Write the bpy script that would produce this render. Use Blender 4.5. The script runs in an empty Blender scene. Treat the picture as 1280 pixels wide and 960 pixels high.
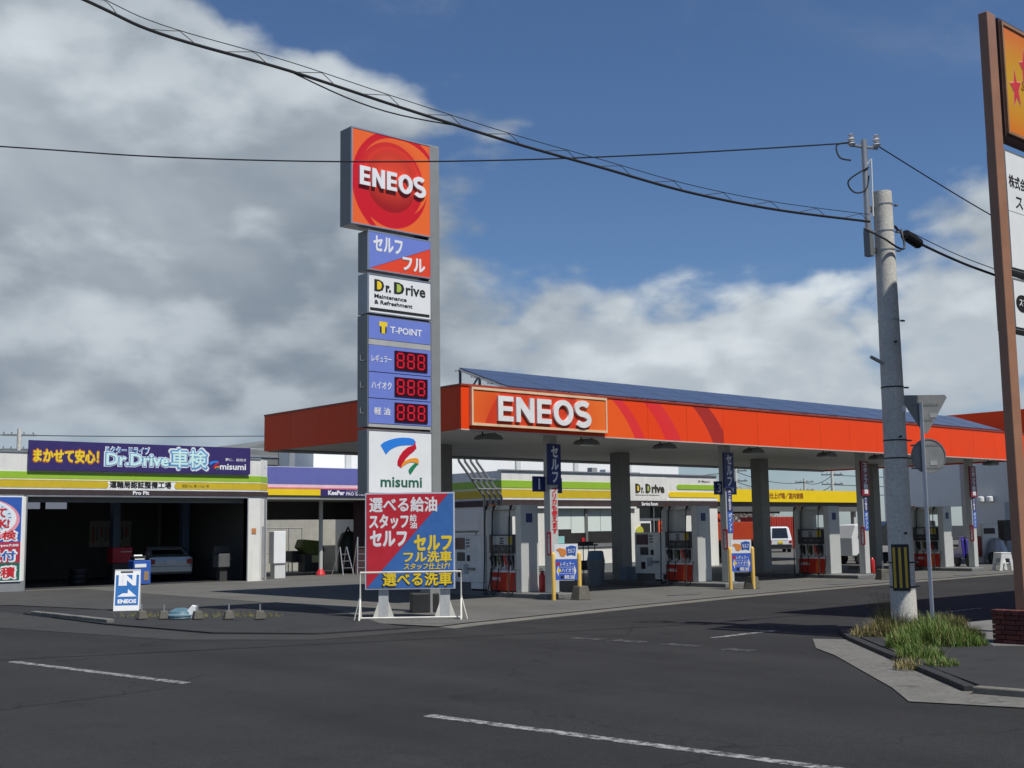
import bpy, bmesh, math, random
from mathutils import Vector, Matrix
random.seed(7)
SC = bpy.context.scene
COL = SC.collection
PI = math.pi

# ------------------------------------------------------------------ camera
RM = ((0.7546114, -0.0689183, -0.6525426), (-0.6560288, -0.1000102, -0.7480803), (-0.0137045, 0.9925967, -0.1206812))
EYE = Vector((0, 0, 1.8))
cam_d = bpy.data.cameras.new('camera'); cam_d.sensor_width = 36; cam_d.lens = 36 * 1496 / 1280
cam_d.clip_start = 0.1; cam_d.clip_end = 3000
cam = bpy.data.objects.new('camera', cam_d); COL.objects.link(cam); SC.camera = cam
cam.matrix_world = Matrix.Translation(EYE) @ Matrix(RM).to_4x4()

# ------------------------------------------------------------------ light
SUN_EL = math.radians(60); SUN_AZ = 4.0          # azimuth: degrees from -Y towards +X
W = bpy.data.worlds.new('World'); SC.world = W; W.use_nodes = True; W.cycles.sampling_method = 'MANUAL'; W.cycles.sample_map_resolution = 512
sx = math.sin(math.radians(SUN_AZ)) * math.cos(SUN_EL); sy = -math.cos(math.radians(SUN_AZ)) * math.cos(SUN_EL)
SUN_DIR = Vector((sx, sy, math.sin(SUN_EL)))
sl = bpy.data.lights.new('sun', 'SUN'); sl.energy = 4.8; sl.angle = math.radians(0.5); sl.color = (1, 0.97, 0.91)
so = bpy.data.objects.new('sun', sl); COL.objects.link(so); so.rotation_euler = SUN_DIR.to_track_quat('Z', 'Y').to_euler()
so.location = (0, -20, 40)
SC.view_settings.view_transform = 'Standard'; SC.view_settings.look = 'None'
SC.view_settings.exposure = 0; SC.view_settings.gamma = 1

def build_sky():
    nt = W.node_tree; nt.nodes.clear(); N = nt.nodes; L = nt.links
    def mt(op, a, b=None, clamp=False):
        n = N.new('ShaderNodeMath'); n.operation = op; n.use_clamp = clamp
        for i, v in enumerate((a, b)):
            if v is None: continue
            if isinstance(v, (int, float)): n.inputs[i].default_value = v
            else: L.new(v, n.inputs[i])
        return n.outputs[0]
    def ss(v, lo, hi):
        n = N.new('ShaderNodeMapRange'); n.interpolation_type = 'SMOOTHSTEP'
        n.inputs['From Min'].default_value = lo; n.inputs['From Max'].default_value = hi
        L.new(v, n.inputs['Value']); return n.outputs[0]
    out = N.new('ShaderNodeOutputWorld'); bg = N.new('ShaderNodeBackground')
    sky = N.new('ShaderNodeTexSky'); sky.sky_type = 'NISHITA'; sky.sun_disc = False
    sky.sun_elevation = SUN_EL; sky.sun_rotation = math.atan2(SUN_DIR.x, SUN_DIR.y)
    sky.air_density = 1.0; sky.dust_density = 0.3; sky.ozone_density = 3.0
    bg.inputs['Strength'].default_value = 0.085
    tc = N.new('ShaderNodeTexCoord'); sep = N.new('ShaderNodeSeparateXYZ'); L.new(tc.outputs['Generated'], sep.inputs[0])
    x, y, z = sep.outputs
    # cloud sheet coordinates: direction squeezed towards the horizon
    def noise(dz, scale, detail, rough, dist=0.0, off=(0, 0, 0)):
        mp = N.new('ShaderNodeMapping'); L.new(tc.outputs['Generated'], mp.inputs['Vector'])
        mp.inputs['Location'].default_value = (off[0], off[1], off[2] + dz); mp.inputs['Scale'].default_value = (1, 1, 1.9)
        n = N.new('ShaderNodeTexNoise'); n.inputs['Scale'].default_value = scale; n.inputs['Detail'].default_value = detail
        n.inputs['Roughness'].default_value = rough; n.inputs['Distortion'].default_value = dist
        L.new(mp.outputs[0], n.inputs['Vector']); return n.outputs['Fac']
    OFF = (3.1, 1.7, 0.35)
    # coverage: heavy low down, heavier towards +Y (left of the view), thin higher up and towards +X
    yy = mt('MAXIMUM', mt('MULTIPLY', mt('SUBTRACT', y, 0.55), 2.75), 0.0)
    zb = mt('ADD', mt('MULTIPLY', mt('MULTIPLY', yy, yy), 0.38), 0.205)
    cover = mt('MULTIPLY', mt('SUBTRACT', zb, z), 1.9)
    cover = mt('MAXIMUM', mt('MINIMUM', cover, 0.30), -0.26)
    def dens(dz):
        a = noise(dz, 3.6, 9, 0.50, 0.15, OFF)
        puff = []
        for sc_, wgt in ((6.0, 0.20), (15.0, 0.07)):
            mp = N.new('ShaderNodeMapping'); L.new(tc.outputs['Generated'], mp.inputs['Vector'])
            mp.inputs['Location'].default_value = (OFF[0], OFF[1], OFF[2] + dz); mp.inputs['Scale'].default_value = (1, 1, 1.7)
            wn = N.new('ShaderNodeTexNoise'); wn.inputs['Scale'].default_value = sc_ * 1.1; wn.inputs['Detail'].default_value = 3; L.new(mp.outputs[0], wn.inputs['Vector'])
            wm = N.new('ShaderNodeMix'); wm.data_type = 'RGBA'; wm.blend_type = 'LINEAR_LIGHT'; wm.inputs[0].default_value = 0.55 / sc_ * 1.6
            L.new(mp.outputs[0], wm.inputs[6]); L.new(wn.outputs['Color'], wm.inputs[7])
            vo = N.new('ShaderNodeTexVoronoi'); vo.feature = 'F1'; vo.inputs['Scale'].default_value = sc_
            L.new(wm.outputs[2], vo.inputs['Vector'])
            puff.append(mt('MULTIPLY', mt('SUBTRACT', 0.42, vo.outputs['Distance']), wgt))
        a = mt('ADD', a, mt('ADD', puff[0], puff[1]))
        return mt('ADD', a, mt('MULTIPLY', cover, 0.9))
    d0 = dens(0.0); d1 = dens(0.055)
    mask = mt('MULTIPLY', ss(d0, 0.48, 0.58), mt('ADD', mt('MULTIPLY', ss(z, 0.03, 0.10), 0.65), 0.35))
    wisp = ss(mt('ADD', noise(0, 2.1, 10, 0.62, 0.8, (9.2, 4.4, 0.2)), mt('MULTIPLY', z, -0.25)), 0.46, 0.75)
    mask = mt('MAXIMUM', mask, mt('MULTIPLY', wisp, mt('ADD', 0.30, mt('MULTIPLY', yy, 0.35))))
    # light tops where the cloud thins upwards, grey where more cloud lies above
    shade = ss(mt('SUBTRACT', d0, d1), -0.07, 0.13)
    big = ss(mt('SUBTRACT', noise(0.04, 1.9, 5, 0.5, 0.3, (0.7, 5.2, 1.1)), mt('MULTIPLY', yy, 0.06)), 0.33, 0.60)
    lowz = ss(z, 0.02, 0.13)
    lum = mt('MULTIPLY', mt('ADD', mt('MULTIPLY', shade, 0.50), mt('MULTIPLY', big, 0.52)), mt('ADD', mt('MULTIPLY', lowz, 0.55), 0.45), True)
    fine = noise(0, 11, 8, 0.6, 0.2, (1, 2, 3))
    lum = mt('ADD', lum, mt('MULTIPLY', mt('SUBTRACT', fine, 0.5), 0.16), True)
    mc = N.new('ShaderNodeMix'); mc.data_type = 'RGBA'; L.new(lum, mc.inputs[0])
    mc.inputs[6].default_value = (2.75, 3.35, 4.05, 1); mc.inputs[7].default_value = (8.0, 8.7, 9.2, 1)
    # the clear sky is deepened a little (polarised look of the photo), same everywhere
    sk = N.new('ShaderNodeMix'); sk.data_type = 'RGBA'; sk.blend_type = 'MULTIPLY'; sk.inputs[0].default_value = 1
    L.new(sky.outputs[0], sk.inputs[6]); sk.inputs[7].default_value = (0.70, 0.84, 1.02, 1)
    mx = N.new('ShaderNodeMix'); mx.data_type = 'RGBA'; L.new(mask, mx.inputs[0])
    L.new(sk.outputs[2], mx.inputs[6]); L.new(mc.outputs[2], mx.inputs[7])
    L.new(mx.outputs[2], bg.inputs['Color']); L.new(bg.outputs[0], out.inputs[0])
build_sky()

# ------------------------------------------------------------------ helpers
def ray(px, py):
    v = Vector((px - 640, 480 - py, -1496)); v.normalize(); return Matrix(RM) @ v
def gnd(px, py, z=0.0):
    r = ray(px, py); return EYE + r * ((z - 1.8) / r.z)
def at_y(px, py, y):
    r = ray(px, py); return EYE + r * (y / r.y)
def at_x(px, py, x):
    r = ray(px, py); return EYE + r * (x / r.x)

_m = {}
def mat(name, color, rough=0.6, metal=0.0, var=0.12, scale=3.0, bump=0.0, bscale=60.0, spec=0.5, emit=None, dirt=0.0, coat=0.0):
    if name in _m: return _m[name]
    m = bpy.data.materials.new(name); m.use_nodes = True; nt = m.node_tree; N = nt.nodes; L = nt.links
    b = N['Principled BSDF']; b.inputs['Roughness'].default_value = rough; b.inputs['Metallic'].default_value = metal
    b.inputs['Specular IOR Level'].default_value = spec
    if coat: b.inputs['Coat Weight'].default_value = coat; b.inputs['Coat Roughness'].default_value = 0.1
    tc = N.new('ShaderNodeTexCoord'); geo = N.new('ShaderNodeNewGeometry')
    n = N.new('ShaderNodeTexNoise'); n.inputs['Scale'].default_value = scale; n.inputs['Detail'].default_value = 7; n.inputs['Roughness'].default_value = 0.65
    L.new(geo.outputs['Position'], n.inputs['Vector'])
    mr = N.new('ShaderNodeMapRange'); mr.inputs['From Min'].default_value = 0.3; mr.inputs['From Max'].default_value = 0.7
    mr.inputs['To Min'].default_value = 1 - var; mr.inputs['To Max'].default_value = 1 + var * 0.6; L.new(n.outputs['Fac'], mr.inputs['Value'])
    mu = N.new('ShaderNodeVectorMath'); mu.operation = 'SCALE'; mu.inputs[0].default_value = color[:3]; L.new(mr.outputs[0], mu.inputs['Scale'])
    src = mu.outputs[0]
    if dirt:
        # rain streaks and grime: noise stretched along Z
        mp = N.new('ShaderNodeMapping'); mp.inputs['Scale'].default_value = (5, 5, 0.5); L.new(geo.outputs['Position'], mp.inputs['Vector'])
        n2 = N.new('ShaderNodeTexNoise'); n2.inputs['Scale'].default_value = 1.2; n2.inputs['Detail'].default_value = 6; L.new(mp.outputs[0], n2.inputs['Vector'])
        r2 = N.new('ShaderNodeMapRange'); r2.inputs['From Min'].default_value = 0.5; r2.inputs['From Max'].default_value = 0.8
        r2.inputs['To Max'].default_value = dirt; L.new(n2.outputs['Fac'], r2.inputs['Value'])
        mx = N.new('ShaderNodeMix'); mx.data_type = 'RGBA'; L.new(r2.outputs[0], mx.inputs[0]); L.new(src, mx.inputs[6])
        mx.inputs[7].default_value = (0.10, 0.085, 0.065, 1); src = mx.outputs[2]
    L.new(src, b.inputs['Base Color'])
    rr = N.new('ShaderNodeMapRange'); rr.inputs['To Min'].default_value = max(0.02, rough - 0.12); rr.inputs['To Max'].default_value = min(1, rough + 0.12)
    L.new(n.outputs['Fac'], rr.inputs['Value']); L.new(rr.outputs[0], b.inputs['Roughness'])
    if bump:
        nb = N.new('ShaderNodeTexNoise'); nb.inputs['Scale'].default_value = bscale; nb.inputs['Detail'].default_value = 4
        L.new(geo.outputs['Position'], nb.inputs['Vector'])
        bp = N.new('ShaderNodeBump'); bp.inputs['Strength'].default_value = bump; bp.inputs['Distance'].default_value = 0.02
        L.new(nb.outputs['Fac'], bp.inputs['Height']); L.new(bp.outputs[0], b.inputs['Normal'])
    if emit:
        b.inputs['Emission Color'].default_value = (*emit[:3], 1); b.inputs['Emission Strength'].default_value = emit[3]
    _m[name] = m; return m

def glass(name, color=(0.03, 0.035, 0.04), rough=0.06):
    if name in _m: return _m[name]
    m = mat(name, color, rough, var=0.1, spec=0.6); return m

def disc_print(name, base, layers, rough=0.35):
    """flat print in object space (x right, z up): layers = (cx, cz, rx, rz, colour, softness)"""
    m = bpy.data.materials.new(name); m.use_nodes = True; nt = m.node_tree; N = nt.nodes; L = nt.links
    b = N['Principled BSDF']; b.inputs['Roughness'].default_value = rough; b.inputs['Specular IOR Level'].default_value = 0.3
    tc = N.new('ShaderNodeTexCoord'); sp = N.new('ShaderNodeSeparateXYZ'); L.new(tc.outputs['Object'], sp.inputs[0])
    cur = None
    for cx, cz, rx, rz, c, soft in layers:
        cb = N.new('ShaderNodeCombineXYZ')
        for k, (ax, cc, rr) in enumerate(((0, cx, rx), (2, cz, rz))):
            s = N.new('ShaderNodeMath'); s.operation = 'SUBTRACT'; L.new(sp.outputs[ax], s.inputs[0]); s.inputs[1].default_value = cc
            d = N.new('ShaderNodeMath'); d.operation = 'DIVIDE'; L.new(s.outputs[0], d.inputs[0]); d.inputs[1].default_value = rr
            L.new(d.outputs[0], cb.inputs[k])
        ln = N.new('ShaderNodeVectorMath'); ln.operation = 'LENGTH'; L.new(cb.outputs[0], ln.inputs[0])
        mr = N.new('ShaderNodeMapRange'); mr.inputs['From Min'].default_value = 1 + soft; mr.inputs['From Max'].default_value = 1 - soft
        L.new(ln.outputs['Value'], mr.inputs['Value'])
        mx = N.new('ShaderNodeMix'); mx.data_type = 'RGBA'; L.new(mr.outputs[0], mx.inputs[0])
        if cur is None: mx.inputs[6].default_value = (*base, 1)
        else: L.new(cur, mx.inputs[6])
        mx.inputs[7].default_value = (*c, 1); cur = mx.outputs[2]
    L.new(cur, b.inputs['Base Color']); return m

class MB:
    def __init__(s): s.v = []; s.f = []
    def add(s, vs, fs):
        o = len(s.v); s.v += [tuple(v) for v in vs]; s.f += [tuple(i + o for i in f) for f in fs]; return s
    def box(s, x0, x1, y0, y1, z0, z1):
        if x0 > x1: x0, x1 = x1, x0
        if y0 > y1: y0, y1 = y1, y0
        if z0 > z1: z0, z1 = z1, z0
        return s.add([(x0, y0, z0), (x1, y0, z0), (x1, y1, z0), (x0, y1, z0), (x0, y0, z1), (x1, y0, z1), (x1, y1, z1), (x0, y1, z1)],
                     [(0, 3, 2, 1), (4, 5, 6, 7), (0, 1, 5, 4), (1, 2, 6, 5), (2, 3, 7, 6), (3, 0, 4, 7)])
    def cyl(s, a, b, r, r2=None, n=16, cap=True):
        a = Vector(a); b = Vector(b); r2 = r if r2 is None else r2
        d = (b - a).normalized(); u = d.orthogonal().normalized(); w = d.cross(u)
        vs = [a + (u * math.cos(2 * PI * i / n) + w * math.sin(2 * PI * i / n)) * r for i in range(n)]
        vs += [b + (u * math.cos(2 * PI * i / n) + w * math.sin(2 * PI * i / n)) * r2 for i in range(n)]
        fs = [(i, (i + 1) % n, n + (i + 1) % n, n + i) for i in range(n)]
        if cap: fs += [tuple(range(n - 1, -1, -1)), tuple(range(n, 2 * n))]
        return s.add(vs, fs)
    def tube(s, pts, r, n=8):
        pts = [Vector(p) for p in pts]; rings = []; u = None
        for i, p in enumerate(pts):
            d = (pts[min(i + 1, len(pts) - 1)] - pts[max(i - 1, 0)]).normalized()
            u = d.orthogonal().normalized() if u is None else (u - d * u.dot(d)).normalized()
            w = d.cross(u)
            rings.append([p + (u * math.cos(2 * PI * k / n) + w * math.sin(2 * PI * k / n)) * r for k in range(n)])
        vs = [v for g in rings for v in g]; fs = []
        for i in range(len(pts) - 1):
            for k in range(n): fs.append((i * n + k, i * n + (k + 1) % n, (i + 1) * n + (k + 1) % n, (i + 1) * n + k))
        fs += [tuple(range(n - 1, -1, -1)), tuple(range((len(pts) - 1) * n, len(pts) * n))]
        return s.add(vs, fs)
    def prism(s, poly, y0, y1):
        """poly in (x,z), extruded along y"""
        n = len(poly); A = sum(poly[i][0] * poly[(i + 1) % n][1] - poly[(i + 1) % n][0] * poly[i][1] for i in range(n))
        if A < 0: poly = poly[::-1]
        if y0 > y1: y0, y1 = y1, y0
        vs = [(x, y0, z) for x, z in poly] + [(x, y1, z) for x, z in poly]
        fs = [tuple(range(n)), tuple(range(2 * n - 1, n - 1, -1))] + [((i + 1) % n, i, n + i, n + (i + 1) % n) for i in range(n)]
        return s.add(vs, fs)
    def slab(s, poly, z0, z1):
        n = len(poly); A = sum(poly[i][0] * poly[(i + 1) % n][1] - poly[(i + 1) % n][0] * poly[i][1] for i in range(n))
        if A < 0: poly = poly[::-1]
        vs = [(x, y, z0) for x, y in poly] + [(x, y, z1) for x, y in poly]
        fs = [tuple(range(n - 1, -1, -1)), tuple(range(n, 2 * n))] + [(i, (i + 1) % n, n + (i + 1) % n, n + i) for i in range(n)]
        return s.add(vs, fs)
    def lathe(s, prof, c=(0, 0, 0), n=20):
        vs = []; 
        for r, z in prof:
            for k in range(n): vs.append((c[0] + r * math.cos(2 * PI * k / n), c[1] + r * math.sin(2 * PI * k / n), c[2] + z))
        fs = []
        for i in range(len(prof) - 1):
            for k in range(n): fs.append((i * n + k, i * n + (k + 1) % n, (i + 1) * n + (k + 1) % n, (i + 1) * n + k))
        fs += [tuple(range(n - 1, -1, -1)), tuple(range((len(prof) - 1) * n, len(prof) * n))]
        return s.add(vs, fs)
    def build(s, name, m, parent=None, loc=(0, 0, 0), rz=0.0, bevel=0.0, smooth=False):
        me = bpy.data.meshes.new(name); me.from_pydata(s.v, [], s.f); me.update()
        if smooth:
            me.polygons.foreach_set('use_smooth', [True] * len(me.polygons))
            try: me.set_sharp_from_angle(angle=math.radians(35))
            except Exception: pass
        o = bpy.data.objects.new(name, me); COL.objects.link(o)
        for q in (m if isinstance(m, (list, tuple)) else [m]): me.materials.append(q)
        o.location = loc; o.rotation_euler[2] = rz
        if parent: o.parent = parent
        if bevel:
            md = o.modifiers.new('bevel', 'BEVEL'); md.width = bevel; md.segments = 2; md.limit_method = 'ANGLE'; md.angle_limit = math.radians(40)
        return o
def B(*a): return MB().box(*a)

def tag(o, label, cat, group=None):
    o['label'] = label; o['category'] = cat
    if group: o['group'] = group
    return o
def thing(name, label, cat, loc=(0, 0, 0), rz=0.0, group=None):
    o = bpy.data.objects.new(name, None); COL.objects.link(o); o.location = loc; o.rotation_euler[2] = rz
    o.empty_display_size = 0.3
    return tag(o, label, cat, group)
def struct(o): o['kind'] = 'structure'; return o
def copy_tree(o, parent=None):
    c = o.copy(); COL.objects.link(c)
    if parent: c.parent = parent
    for ch in list(o.children): copy_tree(ch, c)
    return c

_tc = {}
def text(name, body, box, y, m, parent, offset=0.0, depth=0.006, fit=True, shear=0.0, vertical=False):
    """lettering facing -Y filling box (x0,x1,z0,z1); y = plane it stands on"""
    x0, x1, z0, z1 = box
    key = (body, offset, shear, vertical)
    if key not in _tc:
        c = bpy.data.curves.new('glyphs', 'FONT'); c.body = '\n'.join(body) if vertical else body
        cjk = any(ord(ch) > 0x2e80 for ch in body)
        c.offset = 0 if cjk else offset; c.resolution_u = 2; c.shear = shear
        if vertical: c.align_x = 'CENTER'; c.space_line = 0.95
        o = bpy.data.objects.new('glyphs', c); COL.objects.link(o); bpy.context.view_layer.update()
        dg = bpy.context.evaluated_depsgraph_get(); me = o.evaluated_get(dg).to_mesh()
        vs = [tuple(v.co) for v in me.vertices]; fs = [tuple(p.vertices) for p in me.polygons]
        o.evaluated_get(dg).to_mesh_clear(); bpy.data.objects.remove(o); bpy.data.curves.remove(c)
        _tc[key] = (vs, fs, cjk)
    vs, fs, cjk = _tc[key]
    if not vs: return None
    ax = min(v[0] for v in vs); bx = max(v[0] for v in vs); az = min(v[1] for v in vs); bz = max(v[1] for v in vs)
    kx = (x1 - x0) / (bx - ax); kz = (z1 - z0) / (bz - az)
    if not fit: kx = kz = min(kx, kz)
    cx = (x0 + x1) / 2; cz = (z0 + z1) / 2
    P = [(cx + (v[0] - (ax + bx) / 2) * kx, cz + (v[1] - (az + bz) / 2) * kz) for v in vs]
    n = len(P); ya = y - depth; mb = MB()
    verts = [(p[0], ya, p[1]) for p in P] + [(p[0], y + 0.001, p[1]) for p in P]
    edge = {}
    for f in fs:
        for i in range(len(f)):
            e = (f[i], f[(i + 1) % len(f)]); edge[e] = edge.get(e, 0) + 1
    flip = sum(((P[f[1]][0] - P[f[0]][0]) * (P[f[2]][1] - P[f[0]][1]) - (P[f[2]][0] - P[f[0]][0]) * (P[f[1]][1] - P[f[0]][1])) for f in fs) < 0
    faces = [tuple(reversed(f)) if flip else f for f in fs]
    for (a, b2) in list(edge):
        if (b2, a) not in edge: faces.append((b2, a, n + a, n + b2) if not flip else (a, b2, n + b2, n + a))
    mb.add(verts, faces)
    if cjk and offset > 0:
        # heavier strokes: the face again, nudged round a small circle, each copy a hair further back
        for k in range(8):
            ca, sa = math.cos(k * PI / 4) * offset * kx, math.sin(k * PI / 4) * offset * kz
            mb.add([(p[0] + ca, ya + .0003 + .00025 * k, p[1] + sa) for p in P], [tuple(reversed(f)) if flip else f for f in fs])
    return mb.build(name, m, parent)

# ------------------------------------------------------------------ materials
def asphalt():
    m = bpy.data.materials.new('asphalt'); m.use_nodes = True; nt = m.node_tree; N = nt.nodes; L = nt.links
    b = N['Principled BSDF']; b.inputs['Specular IOR Level'].default_value = 0.25; b.inputs['Roughness'].default_value = 0.85
    geo = N.new('ShaderNodeNewGeometry')
    def nz(s, d=6, r=0.6, sc=(1, 1, 1)):
        mp = N.new('ShaderNodeMapping'); mp.inputs['Scale'].default_value = sc; L.new(geo.outputs['Position'], mp.inputs['Vector'])
        n = N.new('ShaderNodeTexNoise'); n.inputs['Scale'].default_value = s; n.inputs['Detail'].default_value = d; n.inputs['Roughness'].default_value = r
        L.new(mp.outputs[0], n.inputs['Vector']); return n.outputs['Fac']
    def ramp(v, stops):
        r = N.new('ShaderNodeValToRGB'); L.new(v, r.inputs[0]); e = r.color_ramp.elements
        e[0].position, e[0].color = stops[0][0], (*stops[0][1], 1); e[1].position, e[1].color = stops[-1][0], (*stops[-1][1], 1)
        for p, c in stops[1:-1]: q = e.new(p); q.color = (*c, 1)
        return r.outputs[0]
    base = ramp(nz(0.35, 8, 0.6), [(0.3, (0.0175, 0.0175, 0.0176)), (0.7, (0.0262, 0.0260, 0.0256))])
    speck = ramp(nz(70, 3, 0.7), [(0.28, (0.35,) * 3), (0.5, (1,) * 3), (0.70, (2.6,) * 3)])
    mx = N.new('ShaderNodeMix'); mx.data_type = 'RGBA'; mx.blend_type = 'MULTIPLY'; mx.inputs[0].default_value = 0.8
    L.new(base, mx.inputs[6]); L.new(speck, mx.inputs[7])
    # tyre-polished lanes running along the main road
    lanes = ramp(nz(1.0, 4, 0.5, (0.9, 0.06, 1)), [(0.35, (0.88,) * 3), (0.65, (1.14,) * 3)])
    mott = ramp(nz(13, 6, 0.75), [(0.32, (0.80,) * 3), (0.5, (1,) * 3), (0.68, (1.28,) * 3)])
    m3 = N.new('ShaderNodeMix'); m3.data_type = 'RGBA'; m3.blend_type = 'MULTIPLY'; m3.inputs[0].default_value = 1
    L.new(mx.outputs[2], m3.inputs[6]); L.new(mott, m3.inputs[7])
    stain = ramp(nz(0.55, 7, 0.7), [(0.56, (1,) * 3), (0.66, (0.80,) * 3)])
    m4 = N.new('ShaderNodeMix'); m4.data_type = 'RGBA'; m4.blend_type = 'MULTIPLY'; m4.inputs[0].default_value = 1
    L.new(m3.outputs[2], m4.inputs[6]); L.new(stain, m4.inputs[7])
    m2 = N.new('ShaderNodeMix'); m2.data_type = 'RGBA'; m2.blend_type = 'MULTIPLY'; m2.inputs[0].default_value = 1
    L.new(m4.outputs[2], m2.inputs[6]); L.new(lanes, m2.inputs[7])
    # hairline cracks
    vo = N.new('ShaderNodeTexVoronoi'); vo.feature = 'DISTANCE_TO_EDGE'; vo.inputs['Scale'].default_value = 0.13
    nd = N.new('ShaderNodeTexNoise'); nd.inputs['Scale'].default_value = 0.8; nd.inputs['Detail'].default_value = 6; L.new(geo.outputs['Position'], nd.inputs['Vector'])
    ad = N.new('ShaderNodeMix'); ad.data_type = 'RGBA'; ad.blend_type = 'LINEAR_LIGHT'; ad.inputs[0].default_value = 1.3
    L.new(geo.outputs['Position'], ad.inputs[6]); L.new(nd.outputs['Color'], ad.inputs[7]); L.new(ad.outputs[2], vo.inputs['Vector'])
    cr = N.new('ShaderNodeMapRange'); cr.inputs['From Max'].default_value = 0.004; cr.inputs['To Min'].default_value = 0.55; cr.inputs['To Max'].default_value = 1
    L.new(vo.outputs['Distance'], cr.inputs['Value'])
    sc = N.new('ShaderNodeVectorMath'); sc.operation = 'SCALE'; L.new(m2.outputs[2], sc.inputs[0]); L.new(cr.outputs[0], sc.inputs['Scale'])
    L.new(sc.outputs[0], b.inputs['Base Color'])
    bp = N.new('ShaderNodeBump'); bp.inputs['Strength'].default_value = 0.5; bp.inputs['Distance'].default_value = 0.01
    L.new(nz(90, 3, 0.7), bp.inputs['Height']); L.new(bp.outputs[0], b.inputs['Normal'])
    return m
def concrete(name, c, s=0.6, spk=50, stain=0.35):
    m = bpy.data.materials.new(name); m.use_nodes = True; nt = m.node_tree; N = nt.nodes; L = nt.links
    b = N['Principled BSDF']; b.inputs['Specular IOR Level'].default_value = 0.3; b.inputs['Roughness'].default_value = 0.8
    geo = N.new('ShaderNodeNewGeometry')
    def nz(sc, d, r):
        n = N.new('ShaderNodeTexNoise'); n.inputs['Scale'].default_value = sc; n.inputs['Detail'].default_value = d; n.inputs['Roughness'].default_value = r
        L.new(geo.outputs['Position'], n.inputs['Vector']); return n.outputs['Fac']
    def mr(v, a, b_, lo, hi):
        q = N.new('ShaderNodeMapRange'); q.inputs['From Min'].default_value = a; q.inputs['From Max'].default_value = b_
        q.inputs['To Min'].default_value = lo; q.inputs['To Max'].default_value = hi; L.new(v, q.inputs['Value']); return q.outputs[0]
    def mul(a, b_):
        q = N.new('ShaderNodeMath'); q.operation = 'MULTIPLY'; L.new(a, q.inputs[0]); L.new(b_, q.inputs[1]); return q.outputs[0]
    k = mul(mr(nz(s, 8, 0.65), 0.3, 0.7, 0.8, 1.12), mr(nz(spk, 3, 0.7), 0.3, 0.7, 0.78, 1.18))
    k = mul(k, mr(nz(1.7, 5, 0.7), 0.56, 0.72, 1.0, 1 - stain))
    v = N.new('ShaderNodeVectorMath'); v.operation = 'SCALE'; v.inputs[0].default_value = c; L.new(k, v.inputs['Scale'])
    L.new(v.outputs[0], b.inputs['Base Color'])
    bp = N.new('ShaderNodeBump'); bp.inputs['Strength'].default_value = 0.35; bp.inputs['Distance'].default_value = 0.01
    L.new(nz(spk * 1.3, 3, 0.7), bp.inputs['Height']); L.new(bp.outputs[0], b.inputs['Normal'])
    return m
def road_paint(nm='worn road paint', lo=.44, hi=.56):
    m = bpy.data.materials.new(nm); m.use_nodes = True; nt = m.node_tree; N = nt.nodes; L = nt.links
    b = N['Principled BSDF']; b.inputs['Roughness'].default_value = 0.8
    geo = N.new('ShaderNodeNewGeometry'); n = N.new('ShaderNodeTexNoise'); n.inputs['Scale'].default_value = 9; n.inputs['Detail'].default_value = 8; n.inputs['Roughness'].default_value = 0.8
    L.new(geo.outputs['Position'], n.inputs['Vector'])
    r = N.new('ShaderNodeMapRange'); r.inputs['From Min'].default_value = lo; r.inputs['From Max'].default_value = hi; L.new(n.outputs['Fac'], r.inputs['Value'])
    mx = N.new('ShaderNodeMix'); mx.data_type = 'RGBA'; L.new(r.outputs[0], mx.inputs[0]); mx.inputs[6].default_value = (0.025, 0.025, 0.025, 1); mx.inputs[7].default_value = (0.30, 0.30, 0.29, 1)
    L.new(mx.outputs[2], b.inputs['Base Color']); return m

M_ASPH = asphalt()
M_CONC = concrete('forecourt concrete', (0.118, 0.115, 0.105))
M_CONC2 = concrete('garage apron concrete', (0.062, 0.061, 0.057))
M_GUT = concrete('gutter concrete', (0.16, 0.153, 0.132), 1.5, 40)
M_KERB = concrete('kerb concrete', (0.17, 0.165, 0.15), 2.5, 40)
M_GRAV = concrete('weathered corner concrete', (0.145, 0.14, 0.125), 2.6, 15, 0.6)
M_DARKW = concrete('dark tarmac pavement', (0.034, 0.034, 0.035), 1.2, 60)
M_PAINT = road_paint(); M_PAINT2 = road_paint('faded road paint', .54, .66)
WHITE = mat('white wall paint', (0.74, 0.73, 0.68), 0.6, var=0.07, scale=1.2, dirt=0.18)
WHITE2 = mat('pale metal cladding', (0.62, 0.63, 0.62), 0.5, var=0.06, scale=0.8, dirt=0.15)
GREYW = mat('grey wall paint', (0.33, 0.34, 0.33), 0.7, var=0.08, dirt=0.12)
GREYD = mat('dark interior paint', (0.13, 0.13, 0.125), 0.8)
LINTEL = mat('canopy underside beam paint', (0.12, 0.125, 0.12), 0.7)
GREEN = mat('lime green stripe', (0.30, 0.50, 0.035), 0.45, var=0.05)
YELL = mat('ochre yellow stripe', (0.60, 0.43, 0.02), 0.45, var=0.05)
YELB = mat('bright yellow fascia', (0.85, 0.60, 0.01), 0.45, var=0.05)
CREAM = mat('pale yellow trim line', (0.75, 0.72, 0.35), 0.5)
BROWN = mat('dark brown band', (0.052, 0.036, 0.036), 0.5)
PURP = mat('violet banner print', (0.035, 0.022, 0.13), 0.5, var=0.06)
LAVEN = mat('slate violet fascia', (0.13, 0.14, 0.40), 0.5, var=0.06, dirt=0.1)
PINK = mat('pink stripe', (0.75, 0.22, 0.28), 0.5)
ORANGE = mat('orange red fascia panel', (0.84, 0.060, 0.006), 0.5, spec=0.22, var=0.05, scale=0.7, dirt=0.05)
SOFF = mat('canopy soffit paint', (0.72, 0.73, 0.70), 0.65, var=0.10, scale=1)
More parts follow.
